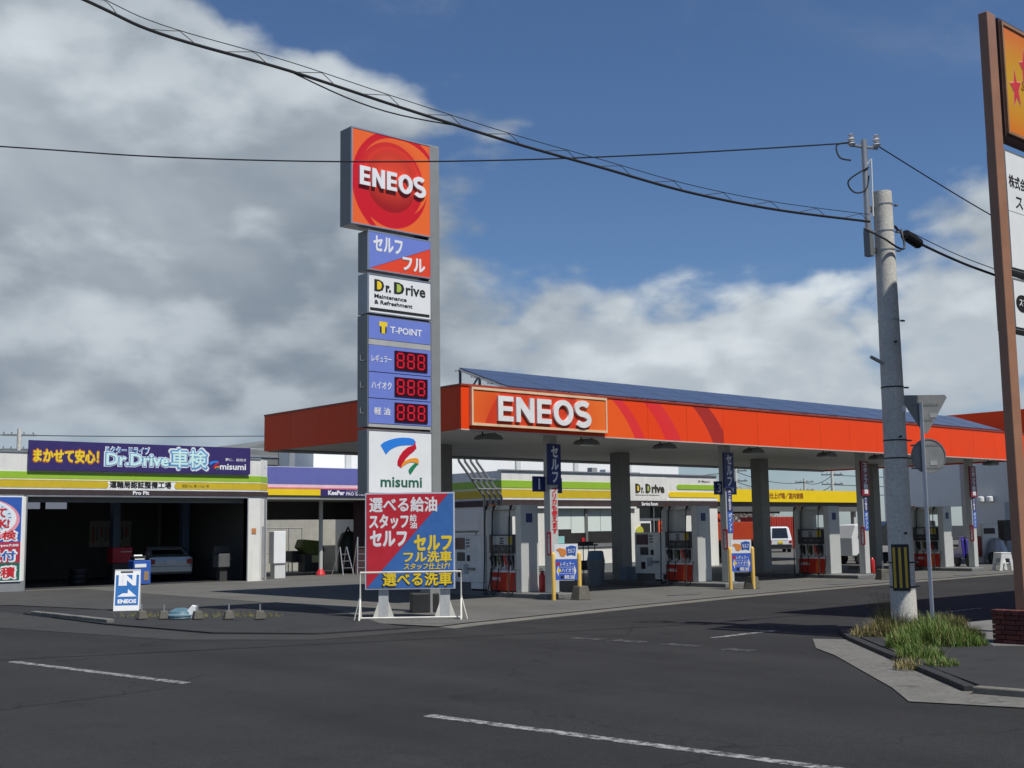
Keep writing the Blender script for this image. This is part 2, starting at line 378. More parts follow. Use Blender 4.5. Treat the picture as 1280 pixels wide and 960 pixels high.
COLM = mat('grey column paint', (0.50, 0.51, 0.48), 0.5, var=0.06, dirt=0.15)
GMET = mat('grey sign casing', (0.20, 0.21, 0.21), 0.45, 0.3, var=0.08, dirt=0.15)
GMETL = mat('light grey sign column', (0.28, 0.29, 0.28), 0.5, 0.2, var=0.06, dirt=0.15)
ALU = mat('aluminium trim', (0.55, 0.56, 0.57), 0.35, 0.8, var=0.05)
BLKM = mat('black painted metal', (0.015, 0.015, 0.017), 0.5)
BLKR = mat('black rubber', (0.012, 0.012, 0.013), 0.6)
SWHITE = mat('white sign face', (0.80, 0.81, 0.80), 0.35, var=0.04)
SPERI = mat('periwinkle sign face', (0.17, 0.23, 0.62), 0.35, var=0.04)
SBLUE = mat('blue sign face', (0.035, 0.11, 0.42), 0.4, var=0.05)
SNAVY = mat('navy sign face', (0.022, 0.03, 0.14), 0.4, var=0.05)
SRED = mat('red sign face', (0.55, 0.015, 0.022), 0.4, var=0.05)
SORR = mat('orange red sign face', (0.80, 0.065, 0.02), 0.4, var=0.04)
TWHITE = mat('white lettering', (0.80, 0.80, 0.80), 0.4, var=0.03)
TYEL = mat('yellow lettering', (0.85, 0.62, 0.03), 0.4, var=0.03)
TBLK = mat('black lettering', (0.02, 0.018, 0.016), 0.5, var=0.03)
TRED = mat('red lettering', (0.55, 0.02, 0.03), 0.5, var=0.03)
TGRN = mat('dark green lettering', (0.02, 0.13, 0.08), 0.5, var=0.03)
TICE = mat('pale ice lettering', (0.62, 0.85, 0.80), 0.5, var=0.03)
TCYAN = mat('sky blue outline print', (0.10, 0.32, 0.62), 0.5, var=0.03)
DRKR = mat('dark red display face', (0.045, 0.006, 0.010), 0.25)
LEDR = mat('red segment display', (0.5, 0.01, 0.03), 0.3, emit=(0.75, 0.01, 0.03, 0.35))
SOLAR = mat('blue solar cell glass', (0.055, 0.075, 0.135), 0.3, 0.0, var=0.05, spec=0.8)
YPOST = mat('yellow painted post', (0.75, 0.48, 0.10), 0.5, var=0.08)
_dummy = 0
PUMPG = mat('grey pump housing', (0.56, 0.57, 0.54), 0.4, 0.2, var=0.05)
PUMPW = mat('off white pump panel', (0.75, 0.76, 0.74), 0.4)
PUMPR = disc_print('red pump cabinet print', (0.52, 0.028, 0.012), [(0.62, 0.1, 0.50, 0.75, (0.75, 0.12, 0.02), 0.01), (0.70, 0.05, 0.47, 0.7, (0.52, 0.028, 0.012), 0.01)])
WINGL = mat('window glass', (0.06, 0.075, 0.075), 0.05, spec=0.8)
BLIND = mat('pale roller blind', (0.66, 0.73, 0.69), 0.7, var=0.03)
STEELW = mat('white painted steel tube', (0.72, 0.70, 0.62), 0.45, dirt=0.25)
ROOFG = mat('weathered grey metal roof', (0.17, 0.18, 0.175), 0.6, var=0.2, scale=0.8)
POLEC = concrete('pole concrete', (0.60, 0.58, 0.52), 1.5, 30, 0.15)
WIRE = mat('black cable sheath', (0.012, 0.012, 0.014), 0.6)
BRNP = mat('brown painted steel', (0.33, 0.165, 0.10), 0.45, var=0.12, dirt=0.1)
GALV = mat('galvanised steel', (0.42, 0.43, 0.44), 0.4, 0.6, var=0.12)

# ------------------------------------------------------------------ ground
gm = MB(); S = 900
gm.add([(-S, -S, 0), (S, -S, 0), (S, S, 0), (-S, S, 0)], [(0, 1, 2, 3)])
struct(gm.build('road', M_ASPH))
def sheet(name, poly, z, m): return struct(MB().slab([(p[0], p[1]) for p in poly], z - 0.05 if z > 0.03 else z - 0.002, z).build(name, m))
kerb_line = [(13.9, 18.15), (14.71, 18.38), (17.5, 18.85), (20.79, 19.41), (24.5, 19.95), (28.31, 20.32), (35, 20.75), (42.4, 21.1), (60, 21.9), (120, 24)]
sheet('forecourt', kerb_line + [(120, 120), (15.8, 120), (15.8, 25.5), (14.6, 22.0), (13.6, 19.6)], 0.020, M_CONC)
# gutter strip between forecourt and road
gl = [(x, y - 0.42) for x, y in kerb_line]
for i in range(len(kerb_line) - 1):
    (x0, y0), (x1, y1) = kerb_line[i], kerb_line[i + 1]
    struct(MB().slab([(x0, y0 - 0.05), (x1, y1 - 0.05), (x1, y1 - 0.5), (x0, y0 - 0.5)], -0.02, 0.009 + 0.0005 * (i % 2)).build('gutter', M_GUT))
sheet('garage_apron', [(11.0, 32.6), (11.9, 28.6), (13.9, 26.6), (15.79, 25.0), (15.79, 80), (-20, 80), (-20, 38.5), (5, 35.2)], 0.016, M_CONC2)
struct(MB().slab([(9.95, 28.8), (9.9, 24.0), (10.35, 20.2), (11.5, 18.55), (13.3, 18.25), (13.6, 19.6), (14.6, 22.0), (15.6, 24.9), (13.8, 26.5), (11.8, 28.5)], -0.02, 0.030).build('corner_island', M_DARKW))
# low kerb stones round the corner and along the main road edge
ks = struct(bpy.data.objects.new('kerb', None)); COL.objects.link(ks)
def kerb_run(pts, w, h, mt_, seg=0.6, z0=0.0):
    pts = [Vector((p[0], p[1])) for p in pts]
    for a, b in zip(pts, pts[1:]):
        L_ = (b - a).length; k = max(1, round(L_ / seg)); d = (b - a) / k; t = d.normalized(); nrm = Vector((t.y, -t.x))
        for i in range(k):
            p = a + d * i + t * 0.006; q = a + d * (i + 1) - t * 0.006
            hh = h + random.uniform(-.004, .004)
            MB().slab([p, q, q + nrm * w, p + nrm * w], z0 - 0.03, z0 + hh).build('kerb_stone', mt_, ks, bevel=0.012)
kerb_run([(10.0, 24.1), (9.9, 28.2)], 0.16, 0.10, M_KERB)
sheet('gutter', [(8.2, 30), (8.16, 24.9), (9.3, 19.6), (10.9, 17.7), (13.9, 17.6), (13.9, 18.1), (13.3, 18.2), (11.5, 18.5), (10.3, 20.1), (9.85, 24), (9.9, 30)], 0.005, concrete('worn gutter strip', (0.042, 0.041, 0.039), 1.0, 40))
# right-hand corner
sheet('pavement_apron', [(15.11, 10.61), (14.45, 9.84), (12.0, 7.45), (11.21, 6.78), (11.6, 5.7), (12.6, -30), (13.4, -30), (12.5, 5.6), (12.3, 6.5), (13.43, 7.71), (16.6, 10.9), (16.3, 11.5)], 0.012, M_GRAV)
struct(MB().slab([(13.5, 7.78), (16.5, 10.75), (17.6, 11.6), (19.6, 11.2), (21, 10.7), (60, 10.9), (60, -40), (13.3, -40), (12.42, 5.9), (12.45, 6.65)], -0.02, 0.065).build('pavement', M_DARKW))
kerb_run([(17.6, 11.72), (16.5, 10.82), (13.45, 7.76), (12.35, 6.65)], 0.14, 0.072, M_DARKW)
kerb_run([(12.3, 6.62), (12.38, 5.9), (13.2, -8)], 0.15, 0.085, M_GUT)
struct(MB().slab([(19.64, 10.95), (16.5, 8.6), (17.2, 7.6), (24, 7.6), (24, 10.6)], 0.04, 0.072).build('paving_slab', concrete('pale paving slab', (0.16, 0.155, 0.145), 1.0, 40)))
# markings
def line(a, b, w, name='lane_marking'):
    a = Vector(a); b = Vector(b); t = (b - a).normalized(); n = Vector((t.y, -t.x)) * w / 2
    struct(MB().slab([a - n, b - n, b + n, a + n], -0.001, 0.004).build(name, M_PAINT if name == 'lane_marking' else M_PAINT2))
line((6.12, 18.1), (6.75, 13.85), 0.15); line((7.26, 9.65), (7.93, 4.4), 0.15); line((5.6, 26), (5.05, 32), 0.15); line((8.5, -0.3), (9.1, -5), 0.15)
for a, b in [((13.97, 14.6), (14.14, 14.05)), ((14.16, 13.85), (14.2, 13.2)), ((14.2, 12.75), (14.28, 12.1)), ((14.2, 11.6), (14.24, 11.1))]: line(a, b, 0.28, 'stop_line')
line((15.5, 12.88), (17.3, 12.95), 0.12); line((20.5, 12.9), (24.5, 13.0), 0.12)

tar = mat('tar seam', (.012, .012, .012), .7)
def seam(pts, w):
    rng = random.Random(5); P = smooth_path0([Vector((x, y, 0)) for x, y in pts])
    L0 = []; R0 = []
    for i, p in enumerate(P):
        t = (P[min(i + 1, len(P) - 1)] - P[max(i - 1, 0)]).normalized(); n = Vector((t.y, -t.x, 0)) * w * rng.uniform(.3, 1.2); j = Vector((rng.gauss(0, .02), rng.gauss(0, .02), 0))
        L0.append(p + n + j); R0.append(p - n + j)
    vs = [(q.x, q.y, .0025) for q in L0 + R0]; k = len(P); struct(MB().add(vs, [(i, k + i, k + i + 1, i + 1) for i in range(k - 1)]).build('tar_seam', tar))
def smooth_path0(P, k=24):
    out = []
    for a, b in zip(P, P[1:]):
        for i in range(k): out.append(a.lerp(b, i / k))
    return out + [P[-1]]
seam([(3.6, 13.1), (4.4, 13.25), (5.3, 13.35), (6.27, 13.55), (7.4, 14.6)], .012)
seam([(12.0, 17.0), (13.5, 14.6), (15.0, 14.3), (16.5, 15.6)], .010); seam([(16.9, 17.3), (20, 17.4), (25, 17.9)], .012)

# ------------------------------------------------------------------ striped fascias
def fascia_stripes(parent, x0, x1, y, zs, ends=False):
    """zs: list of (name, z0, z1, material, proud)"""
    for nm, z0, z1, m, pr in zs:
        B(x0, x1, y - pr, y + 0.02, z0, z1).build(nm, m, parent)

def garage():
    t = thing('repair_garage', 'white single-storey repair garage with lime and ochre stripes and one wide dark open bay', 'garage', (18, 40.5, 0))
    Y = 0; X = lambda x: x - 18
    W0, W1 = 6.0, 22.63
    mb = MB()
    mb.box(X(W0), X(14.0), 0, 0.25, 0.012, 3.14).box(X(22.08), X(W1), 0, 0.25, 0.012, 3.14)      # piers
    mb.box(X(W0), X(W1), 0.0, 0.25, 3.14, 4.56)                                         # parapet
    mb.slab([(X(22.63), 0.0), (X(23.15), 0.42), (X(23.15), 0.67), (X(22.63), 0.25)], 0.012, 4.56)
    mb.box(X(22.95), X(23.15), .67, 9.5, 0.012, 4.5).box(X(W0), X(W0) + .2, .25, 9.5, 0.012, 4.5)
    mb.build('wall', WHITE, t)
    bk = MB(); ws = [(16.9, 17.75), (17.95, 18.85)]
    bk.box(X(W0) + .2, X(16.9), 9.3, 9.5, 0.012, 4.5).box(X(18.85), X(22.95), 9.3, 9.5, 0.012, 4.5).box(X(16.9), X(18.85), 9.3, 9.5, 0.012, 2.9)
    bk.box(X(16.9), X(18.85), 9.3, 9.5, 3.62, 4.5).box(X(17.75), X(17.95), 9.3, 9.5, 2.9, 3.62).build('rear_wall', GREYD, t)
    for a, b in ws: B(X(a), X(b), 9.38, 9.42, 2.9, 3.62).build('window', mat('frosted pane with daylight glow', (0.45, 0.5, 0.55), 0.4, emit=(0.30, 0.34, 0.42, 0.5)), t)  # panes emit a faint glow in place of daylight from behind
    B(X(W0) + .2, X(22.95), .25, 9.3, 4.2, 4.35).build('roof', ROOFG, t)
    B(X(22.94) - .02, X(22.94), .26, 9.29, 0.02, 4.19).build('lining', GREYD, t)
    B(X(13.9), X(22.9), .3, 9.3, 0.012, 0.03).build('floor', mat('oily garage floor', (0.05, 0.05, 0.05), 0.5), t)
    B(X(13.96), X(14.0), -.03, .25, 0.02, 3.16).build('door_frame', ALU, t); B(X(22.08), X(22.12), -.03, .25, 0.02, 3.16).build('door_frame', ALU, t)
    B(X(14.0), X(22.08), -.03, .2, 3.10, 3.16).build('door_frame', ALU, t)
    B(X(14.02), X(22.06), -.10, .2, 0.012, 0.035).build('threshold', M_GUT, t)
    B(X(14.02), X(22.06), .22, .30, 2.92, 3.12).build('shutter_box', mat('shutter box paint', (0.12, 0.12, 0.12), 0.6), t)
    def band(nm, z0, z1, m, pr, x0=W0, x1=22.63):
        B(X(x0), X(x1), -pr, 0.01, z0, z1).build(nm, m, t)
    def cham(nm, z0, z1, m, pr):
        MB().slab([(X(22.63), -pr), (X(23.15) + pr * .7, .42 - pr), (X(23.15), .45), (X(22.63), .01)], z0, z1).build(nm, m, t)
    for f in (band, cham):
        f('green_stripe', 3.71, 3.93, GREEN, .02); f('trim_line', 3.655, 3.705, CREAM, .015)
        if f is cham: f('yellow_stripe', 3.40, 3.65, YELL, .02)
        f('trim_line', 3.345, 3.385, mat('white trim', (.78, .78, .75), .5), .03)
        f('brown_band', 3.17, 3.345, BROWN, .04)
    f = band
    f('yellow_stripe', 3.41, 3.635, YELL, .022, W0, 16.62); f('yellow_stripe', 3.41, 3.635, YELL, .022, 19.27, 22.63)
    for x, s in ((16.62, 1), (19.27, -1)):
        MB().prism([(X(x) + s * .11 * math.sin(a * PI / 8), 3.5225 + .1125 * math.cos(a * PI / 8)) for a in range(9)], -.022, .01).build('stripe_end', YELL, t)
    B(X(W0), X(13.95), -.02, .01, 0.012, .36).build('plinth', mat('grey plinth', (.22, .23, .24), .8), t)
    B(X(22.28), X(22.46), -.02, .0, 1.78, 1.98).build('notice_plate', mat('orange notice plate', (.55, .22, .08), .5), t)
    text('lettering', '運輸局認証整備工場', (X(16.78), X(19.03), 3.42, 3.66), -.009, TBLK, t, .035)
    B(X(16.7), X(19.2), -.012, .005, 3.40, 3.66).build('sign_patch', SWHITE, t).location.y = 0.004
    text('lettering', 'Pro Pit', (X(17.6), X(18.2), 3.19, 3.32), -.04, TWHITE, t, .04)
    text('lettering', '認証 No. 第 1-1261 号', (X(19.45), X(20.5), 3.47, 3.58), -.022, mat('olive small print', (.25, .2, .02), .6), t, .01)
    B(X(W0), X(W1), -.03, .28, 4.56, 4.62).build('parapet_cap', ALU, t)
    MB().cyl((X(22.98), .22, .02), (X(22.98), .22, 3.1), .035, n=8).build('drainpipe', ALU, t)
    MB().slab([(X(22.78), .09), (X(23.08), .335), (X(23.07), .35), (X(22.77), .105)], .1, 2.05).build('side_door', mat('grey side door', (.35, .36, .36), .5), t)
    return t
garage()

def garage_banner():
    t = thing('banner_sign', 'long violet banner sign with yellow and white lettering along the garage parapet', 'sign', (18, 40.42, 0)); X = lambda x: x - 18
    for i, (a, b) in enumerate(((13.95, 17.6), (17.606, 22.13))): MB().prism([(X(a), 3.985), (X(b), 3.985), (X(b), 4.97 - .0), (X(a), 4.97)], -.03, .05).build('panel', PURP, t)
    y = -.03
    text('lettering', 'まかせて安心！', (X(14.1), X(16.32), 4.24, 4.70), y, mat('orange lettering outline', (.6, .16, .01), .5), t, .075, .004)
    text('lettering', 'まかせて安心！', (X(14.12), X(16.30), 4.26, 4.68), y - .004, TYEL, t, .045, .006)
    text('lettering', 'ドクタードライブ', (X(16.55), X(18.15), 4.62, 4.86), y, TWHITE, t, .07, .004)
    text('lettering', 'ドクタードライブ', (X(16.58), X(18.12), 4.64, 4.84), y - .004, TCYAN, t, .02, .006)
    text('lettering', 'Dr.Drive', (X(16.5), X(18.95), 4.14, 4.68), y, TWHITE, t, .09, .003)
    text('lettering', 'Dr.Drive', (X(16.54), X(18.91), 4.17, 4.65), y - .003, TCYAN, t, .06, .005)
    text('lettering', 'Dr.Drive', (X(16.58), X(18.87), 4.20, 4.62), y - .008, TICE, t, .025, .006)
    text('lettering', '車検', (X(18.9), X(20.4), 4.12, 4.86), y, TWHITE, t, .09, .003)
    text('lettering', '車検', (X(18.94), X(20.36), 4.15, 4.83), y - .003, TCYAN, t, .06, .005)
    text('lettering', '車検', (X(18.98), X(20.32), 4.19, 4.80), y - .008, TICE, t, .02, .006)
    text('lettering', 'misumi', (X(20.88), X(21.95), 4.14, 4.36), y, TWHITE, t, .025)
    text('lettering', '夢に、前向き', (X(21.1), X(21.95), 4.46, 4.57), y, TWHITE, t, .01)
    swoosh(t, X(20.45), X(20.86), 4.10, 4.46, y)

SW = [('blue', (0.03, 0.22, 0.72), [(708, 270), (725, 252), (760, 235), (795, 224), (830, 218), (870, 218), (895, 224), (908, 240), (905, 262), (880, 262), (850, 264), (820, 268), (795, 276), (770, 290), (752, 306), (738, 325)]),
      ('red', (0.55, 0.012, 0.03), [(903, 238), (912, 280), (895, 300), (870, 322), (850, 345), (835, 372), (822, 402), (802, 385), (803, 360), (815, 330), (835, 300), (862, 275), (895, 262)]),
      ('orange', (0.85, 0.33, 0.04), [(822, 402), (826, 385), (838, 365), (858, 350), (880, 342), (905, 338), (920, 342), (926, 358), (922, 377), (905, 368), (885, 364), (862, 370), (842, 384)]),
      ('green', (0.02, 0.22, 0.10), [(924, 374), (912, 385), (900, 402), (888, 422), (875, 440), (866, 422), (866, 412), (880, 392), (905, 368)])]
def swoosh(parent, x0, x1, z0, z1, y):
    for i, (nm, c, pts) in enumerate(SW):
        P = [(x0 + (px - 708) / 218 * (x1 - x0), z1 - (py - 218) / 222 * (z1 - z0)) for px, py in pts]
        MB().prism(P, y - .004 - .002 * i, y).build('logo_ribbon', mat('logo ' + nm, c, .4, var=.03), parent)
garage_banner()

def poster():
    t = thing('wall_poster', 'tall blue, red and green inspection price poster on the wall left of the garage bay', 'poster', (13.0, 40.44, 0))
    y = 0
    B(-3.2, .86, 0, .03, .34, 3.12).build('frame', SWHITE, t)
    B(-3.15, .80, -.006, .0, 1.62, 3.08).build('panel', SBLUE, t); B(-3.15, .80, -.006, .0, .95, 1.62).build('panel', mat('poster red', (.42, .03, .06), .5), t)
    B(-3.15, .80, -.006, .0, .38, .95).build('panel', mat('poster green', (.02, .13, .09), .5), t)
    c = [(-.35 + 1.10 * math.cos(a * PI / 20), 2.35 + .66 * math.sin(a * PI / 20)) for a in range(40)]
    MB().prism(c, -.01, -.006).build('disc', mat('poster pink ring', (.75, .3, .36), .5), t)
    c = [(-.38 + 1.02 * math.cos(a * PI / 20), 2.38 + .6 * math.sin(a * PI / 20)) for a in range(40)]
    MB().prism(c, -.014, -.01).build('disc', SWHITE, t)
    c = [(-.42 + .92 * math.cos(a * PI / 20), 2.42 + .54 * math.sin(a * PI / 20)) for a in range(40)]
    MB().prism(c, -.018, -.014).build('disc', mat('poster clock face', (.62, .72, .78), .5), t)
    for k in range(24):
        a = k * PI / 12
        MB().tube([(-.42 + .8 * math.cos(a), -.02, 2.42 + .46 * math.sin(a)), (-.42 + .89 * math.cos(a), -.02, 2.42 + .52 * math.sin(a))], .01, 4).build('clock_tick', SBLUE, t)
    text('lettering', 'して', (-.25, .3, 2.42, 2.72), -.018, TRED, t, .04); text('lettering', 'OK!', (-.2, .42, 2.08, 2.36), -.018, TRED, t, .04)
    for s, z0, z1, m1, m2 in (('車検', 1.66, 2.0, TWHITE, TRED), ('受付', 1.0, 1.36, TWHITE, SBLUE), ('見積', .44, .84, TWHITE, TRED)):
        text('lettering', s, (-.28, .68, z0, z1), -.006, m1, t, .09, .004); text('lettering', s, (-.24, .64, z0 + .03, z1 - .03), -.01, m2, t, .03, .005)
    text('lettering', '◆pm7:00', (-.02, .74, 1.45, 1.57), -.006, TWHITE, t, .03)
poster()

# ---- things inside the garage
def car_rear(loc, rz, name, label, col, w=1.7, h=1.38, L_=4.3, cat='car', wagon=False, lights=True):
    t = thing(name, label, cat, loc, rz)       # rear faces local -Y
    hw = w / 2
    if wagon: side = [(0, .35), (0, .80), (.05, .95), (.25, h - .06), (.5, h), (2.6, h), (3.2, 1.02), (L_ - .1, .85), (L_, .6), (L_, .3), (0.1, .28)]
    else: side = [(0, .30), (0, .72), (.05, .92), (.55, .98), (1.15, h - .03), (1.5, h), (2.4, h), (3.1, .97), (L_ - .1, .82), (L_, .55), (L_, .28), (.1, .25)]
    bm = bmesh.new(); rows = []
    n = len(side)
    for xf in (-1, -.86, .86, 1):
        row = []
        for (y, z) in side:
            inset = 1.0
            if z > .95: inset = 1 - .20 * (z - .95) / (h - .95)
            f = inset * xf if abs(xf) < 1 else inset * xf
            zz = z if abs(xf) < 1 else z - (.05 if z > .7 else 0) * (1 if z > .5 else 0)
            row.append(bm.verts.new((f * hw, y + (0.05 if abs(xf) == 1 and y == 0 else 0), zz)))
        rows.append(row)
    for r0, r1 in zip(rows, rows[1:]):
        for i in range(n): bm.faces.new((r0[i], r0[(i + 1) % n], r1[(i + 1) % n], r1[i]))
    bm.faces.new(rows[0][::-1]); bm.faces.new(rows[-1]); bmesh.ops.recalc_face_normals(bm, faces=bm.faces)
    me = bpy.data.meshes.new('body'); bm.to_mesh(me); bm.free()
    o = bpy.data.objects.new('body', me); COL.objects.link(o); me.materials.append(col); o.parent = t
    md = o.modifiers.new('b', 'BEVEL'); md.width = .03; md.segments = 2
    g = mat('car glass', (.015, .018, .02), .05, spec=.8)
    if wagon:
        MB().add([(-.62 * hw * 1.1, .035, .98), (.62 * hw * 1.1, .035, .98), (.6 * hw, .235, h - .1), (-.6 * hw, .235, h - .1)], [(0, 1, 2, 3)]).build('rear_window', g, t)
        for s in (-1, 1): MB().add([(s * hw * .995, .45, .98), (s * hw * .995, 2.9, .98), (s * hw * .86, 2.5, h - .07), (s * hw * .86, .6, h - .07)], [(0, 1, 2, 3)]).build('side_window', g, t)
        MB().tube([(-hw * .7, -.02, .9), (hw * .7, -.02, .9)], .015, 6).build('trim', ALU, t)
    else:
        MB().add([(-.74 * hw, .56, .995), (.74 * hw, .56, .995), (.66 * hw, 1.13, h - .045), (-.66 * hw, 1.13, h - .045)], [(0, 1, 2, 3)]).build('rear_window', g, t)
        for s in (-1, 1): MB().add([(s * hw * .995, .9, .98), (s * hw * .995, 2.95, .98), (s * hw * .84, 2.35, h - .04), (s * hw * .84, 1.25, h - .04)], [(0, 1, 2, 3)]).build('side_window', g, t)
    B(-hw * .96, hw * .96, -.07, .05, .32, .56).build('bumper', col if not wagon else BLKM, t, bevel=.03)
    B(-.17, .17, -.03, .03, .62, .78).build('number_plate', SWHITE if not wagon else YELB, t)
    if lights:
        for s in (-1, 1): B(s * hw * .72, s * hw * .96, -.015, .04, .64, .82).build('tail_light', mat('tail light', (.35, .02, .02), .2), t)
    for y in (.8, L_ - .85):
        for s in (-1, 1):
            wh = MB().cyl((s * (hw - .18), y, .31), (s * (hw + .01), y, .31), .31, n=20).build('wheel', BLKR, t)
            MB().cyl((s * (hw - .0), y, .31), (s * (hw + .02), y, .31), .19, n=14).build('rim', ALU, wh)
    return t
car_rear((20.55, 43.6, 0.03), -.25, 'parked_car', 'silver saloon car seen from behind inside the dark garage', mat('silver car paint', (.52, .55, .56), .3, .3, var=.03, coat=.5), 1.66, 1.3)

def blue_machine():
    t = thing('service_machine', 'blue waist-high service machine standing at the garage mouth', 'machine', (18.2, 41.15, 0.03))
    B(-.3, .34, -.22, .25, .03, .86).build('body', SBLUE, t, bevel=.02)
    B(-.26, .16, -.235, -.2, .62, .74).build('label_plate', SWHITE, t); B(.08, .26, -.235, -.2, .16, .48).build('hatch', mat('tan hatch', (.3, .2, .12), .6), t)
    B(-.25, .2, -.12, .2, .86, 1.02).build('head', mat('head black', (.03, .03, .03), .4), t, bevel=.02)
    MB().add([(-.22, -.14, .9), (.14, -.14, .9), (.1, .02, 1.06), (-.2, .02, 1.06)], [(0, 1, 2, 3)]).build('display', SWHITE, t)
    MB().tube([(.2, 0, 1.0), (.26, -.05, 1.15), (.3, -.1, 1.05), (.32, -.1, .8)], .012).build('hose', BLKR, t)
    t2 = thing('tool_chest', 'dark red tool chest on wheels left of the blue service machine', 'tool chest', (18.25, 42.9, 0.03))
    B(-.4, .35, -.25, .25, .75, 1.32).build('cabinet', mat('dark red cabinet', (.30, .012, .025), .4), t2, bevel=.02)
    for k in range(3): B(-.36, .31, -.262, -.25, .8 + k * .17, .94 + k * .17).build('drawer', mat('dark red drawer', (.36, .015, .03), .4), t2)
    B(-.1, .3, -.28, -.262, 1.14, 1.17).build('handle', ALU, t2)
    B(-.38, .33, -.23, .23, .12, .74).build('base_cabinet', mat('black base cabinet', (.03, .03, .035), .5), t2, bevel=.02)
    for sx_ in (-.32, .27):
        for y in (-.18, .18): MB().cyl((sx_, y - .02, .06), (sx_, y + .02, .06), .055).build('wheel', BLKR, t2)
    t3 = thing('tyre_stack', 'stack of black tyres and parts in the gloom left of the tool chest', 'tyres', (16.8, 43.2, 0.03))
    for k in range(3): MB().lathe([(.18, .02), (.30, 0), (.33, .09), (.30, .18), (.18, .16)], (0.02 * k, 0, k * .2)).build('tyre', BLKR, t3, smooth=True)
    t4 = thing('wheel_balancer', 'grey wheel machine on a stand at the right side inside the garage', 'machine', (23.0, 46.8, 0.03)); t4.location = (21.9, 41.9, .03)
    B(-.35, .15, -.25, .25, .5, 1.02).build('cabinet', mat('dull grey machine', (.12, .12, .12), .5), t4, bevel=.03)
    B(-.25, .05, -.15, .15, .0, .5).build('pedestal', mat('dark pedestal', (.05, .05, .05), .5), t4)
    MB().cyl((.15, 0, .8), (.35, 0, .8), .03).build('shaft', ALU, t4)
    B(-.42, .2, -.05, .2, 1.02, 1.3).build('hood', mat('machine hood', (.07, .07, .075), .5), t4, bevel=.03)
    t5 = thing('shelf_rack', 'dark steel shelf rack against the rear wall of the garage', 'shelf', (15.2, 48.6, 0.03))
    for z in (.3, .9, 1.5, 2.1): B(-1.2, 1.2, -.3, .3, z, z + .04).build('shelf', GMET, t5)
    for sx_ in (-1.2, 1.15):
        for y in (-.3, .25): B(sx_, sx_ + .05, y, y + .05, 0, 2.3).build('post', GMET, t5)
    for k in range(10):
        x = random.uniform(-1.1, .8); z = random.choice((.34, .94, 1.54)); B(x, x + .28, -.2, .15, z, z + random.uniform(.15, .35)).build('carton', mat('carton %d' % (k % 3), random.choice([(.2, .15, .1), (.05, .08, .15), (.15, .15, .15)]), .7), t5)
blue_machine()
def garage_lift():
    t = thing('vehicle_lift', 'blue grey two-post vehicle lift around the silver car in the dark garage', 'vehicle lift', (20.6, 45.6, .03))
    m = mat('lift blue grey', (.10, .16, .26), .4)
    for s in (-1.45, 1.45):
        B(s - .14, s + .14, -.18, .18, 0, 3.4).build('post', m, t, bevel=.02); B(s - .3, s + .3, -.3, .3, 0, .04).build('foot_plate', m, t)
        for k in (-1, 1): MB().tube([(s, 0, .25), (s * .35, k * .7, .22)], .05, 6).build('arm', BLKM, t)
    B(-1.45, 1.45, -.1, .1, 3.35, 3.5).build('cross_beam', m, t)
    b = thing('tool_board', 'pale tool board hanging on the rear wall of the garage', 'tool board', (19.8, 49.75, 1.3))
    B(0, 1.8, 0, .04, 0, 1.1).build('board', mat('pale tool board', (.45, .43, .38), .7), b)
    for k in range(9): B(.12 + k * .18, .17 + k * .18, -.03, 0, .2 + (k % 3) * .1, .85).build('tool', GMET if k % 2 else SRED, b)
garage_lift()

# ------------------------------------------------------------------ coating bay between the garage and the shop
def coating_bay():
    t = thing('coating_bay', 'low open-fronted bay with slate violet, pink and yellow fascia right of the garage', 'building', (24, 42, 0)); X = lambda x: x - 24
    x0, x1 = 23.3, 30.6
    B(X(x0), X(x1), 0, .15, 3.34, 4.42).build('fascia', WHITE2, t)
    B(X(x0), X(x1), -.03, 0, 3.72, 4.40).build('violet_band', LAVEN, t); B(X(x0), X(x1), -.04, 0, 3.54, 3.60).build('pink_band', PINK, t)
    B(X(x0), X(x1), -.025, 0, 3.60, 3.72).build('pale_pink_band', mat('pale pink band', (.8, .55, .6), .5), t)
    B(X(x0), X(26.19), -.035, 0, 3.28, 3.53).build('yellow_band', YELB, t)
    B(X(26.19), X(x1), -.036, 0, 3.26, 3.53).build('navy_band', PURP, t)
    text('lettering', 'KeePer', (X(26.55), X(27.35), 3.30, 3.49), -.036, TWHITE, t, .045); text('lettering', 'PRO SHOP', (X(27.42), X(28.4), 3.29, 3.42), -.036, TWHITE, t, .015)
    text('lettering', 'コーティング技術認定店', (X(27.42), X(28.4), 3.44, 3.50), -.036, TWHITE, t, .0)
    B(X(x0), X(x1), .02, 3.9, 3.12, 3.26).build('ceiling', mat('dim bay ceiling', (.3, .3, .28), .7), t)
    B(X(x0), X(x1), .0, 3.9, 4.3, 4.35).build('roof', ROOFG, t)
    B(X(22.8), X(32), 7.7, 8, .01, 4.3).build('rear_wall', mat('rear wall grey cream', (.38, .37, .33), .8, dirt=.2), t)
    B(X(x0), X(x1), 3.75, 3.9, 2.35, 3.12).build('dark_band', mat('rear wall dark band', (.06, .06, .06), .8), t); B(X(x0), X(x1), 3.75, 3.9, 3.26, 4.3).build('rear_fascia', GREYW, t)
    B(X(24.6), X(24.85), 2.5, 2.9, .01, 3.12).build('post', GMET, t)
    q = MB().cyl((X(27.05), 1.3, .15), (X(27.05), 1.3, 3.12), .085, n=16).build('post', COLM, t)
    MB().lathe([(.2, 0), (.2, .05), (.12, .22), (.1, .26)], (X(27.05), 1.3, 0.01), 14).build('post_foot', TRED, q)
    B(X(28.7), X(33.0), 1.2, 1.35, .01, 3.12).build('side_screen', mat('dark maroon screen', (.045, .02, .022), .7), t)
coating_bay()
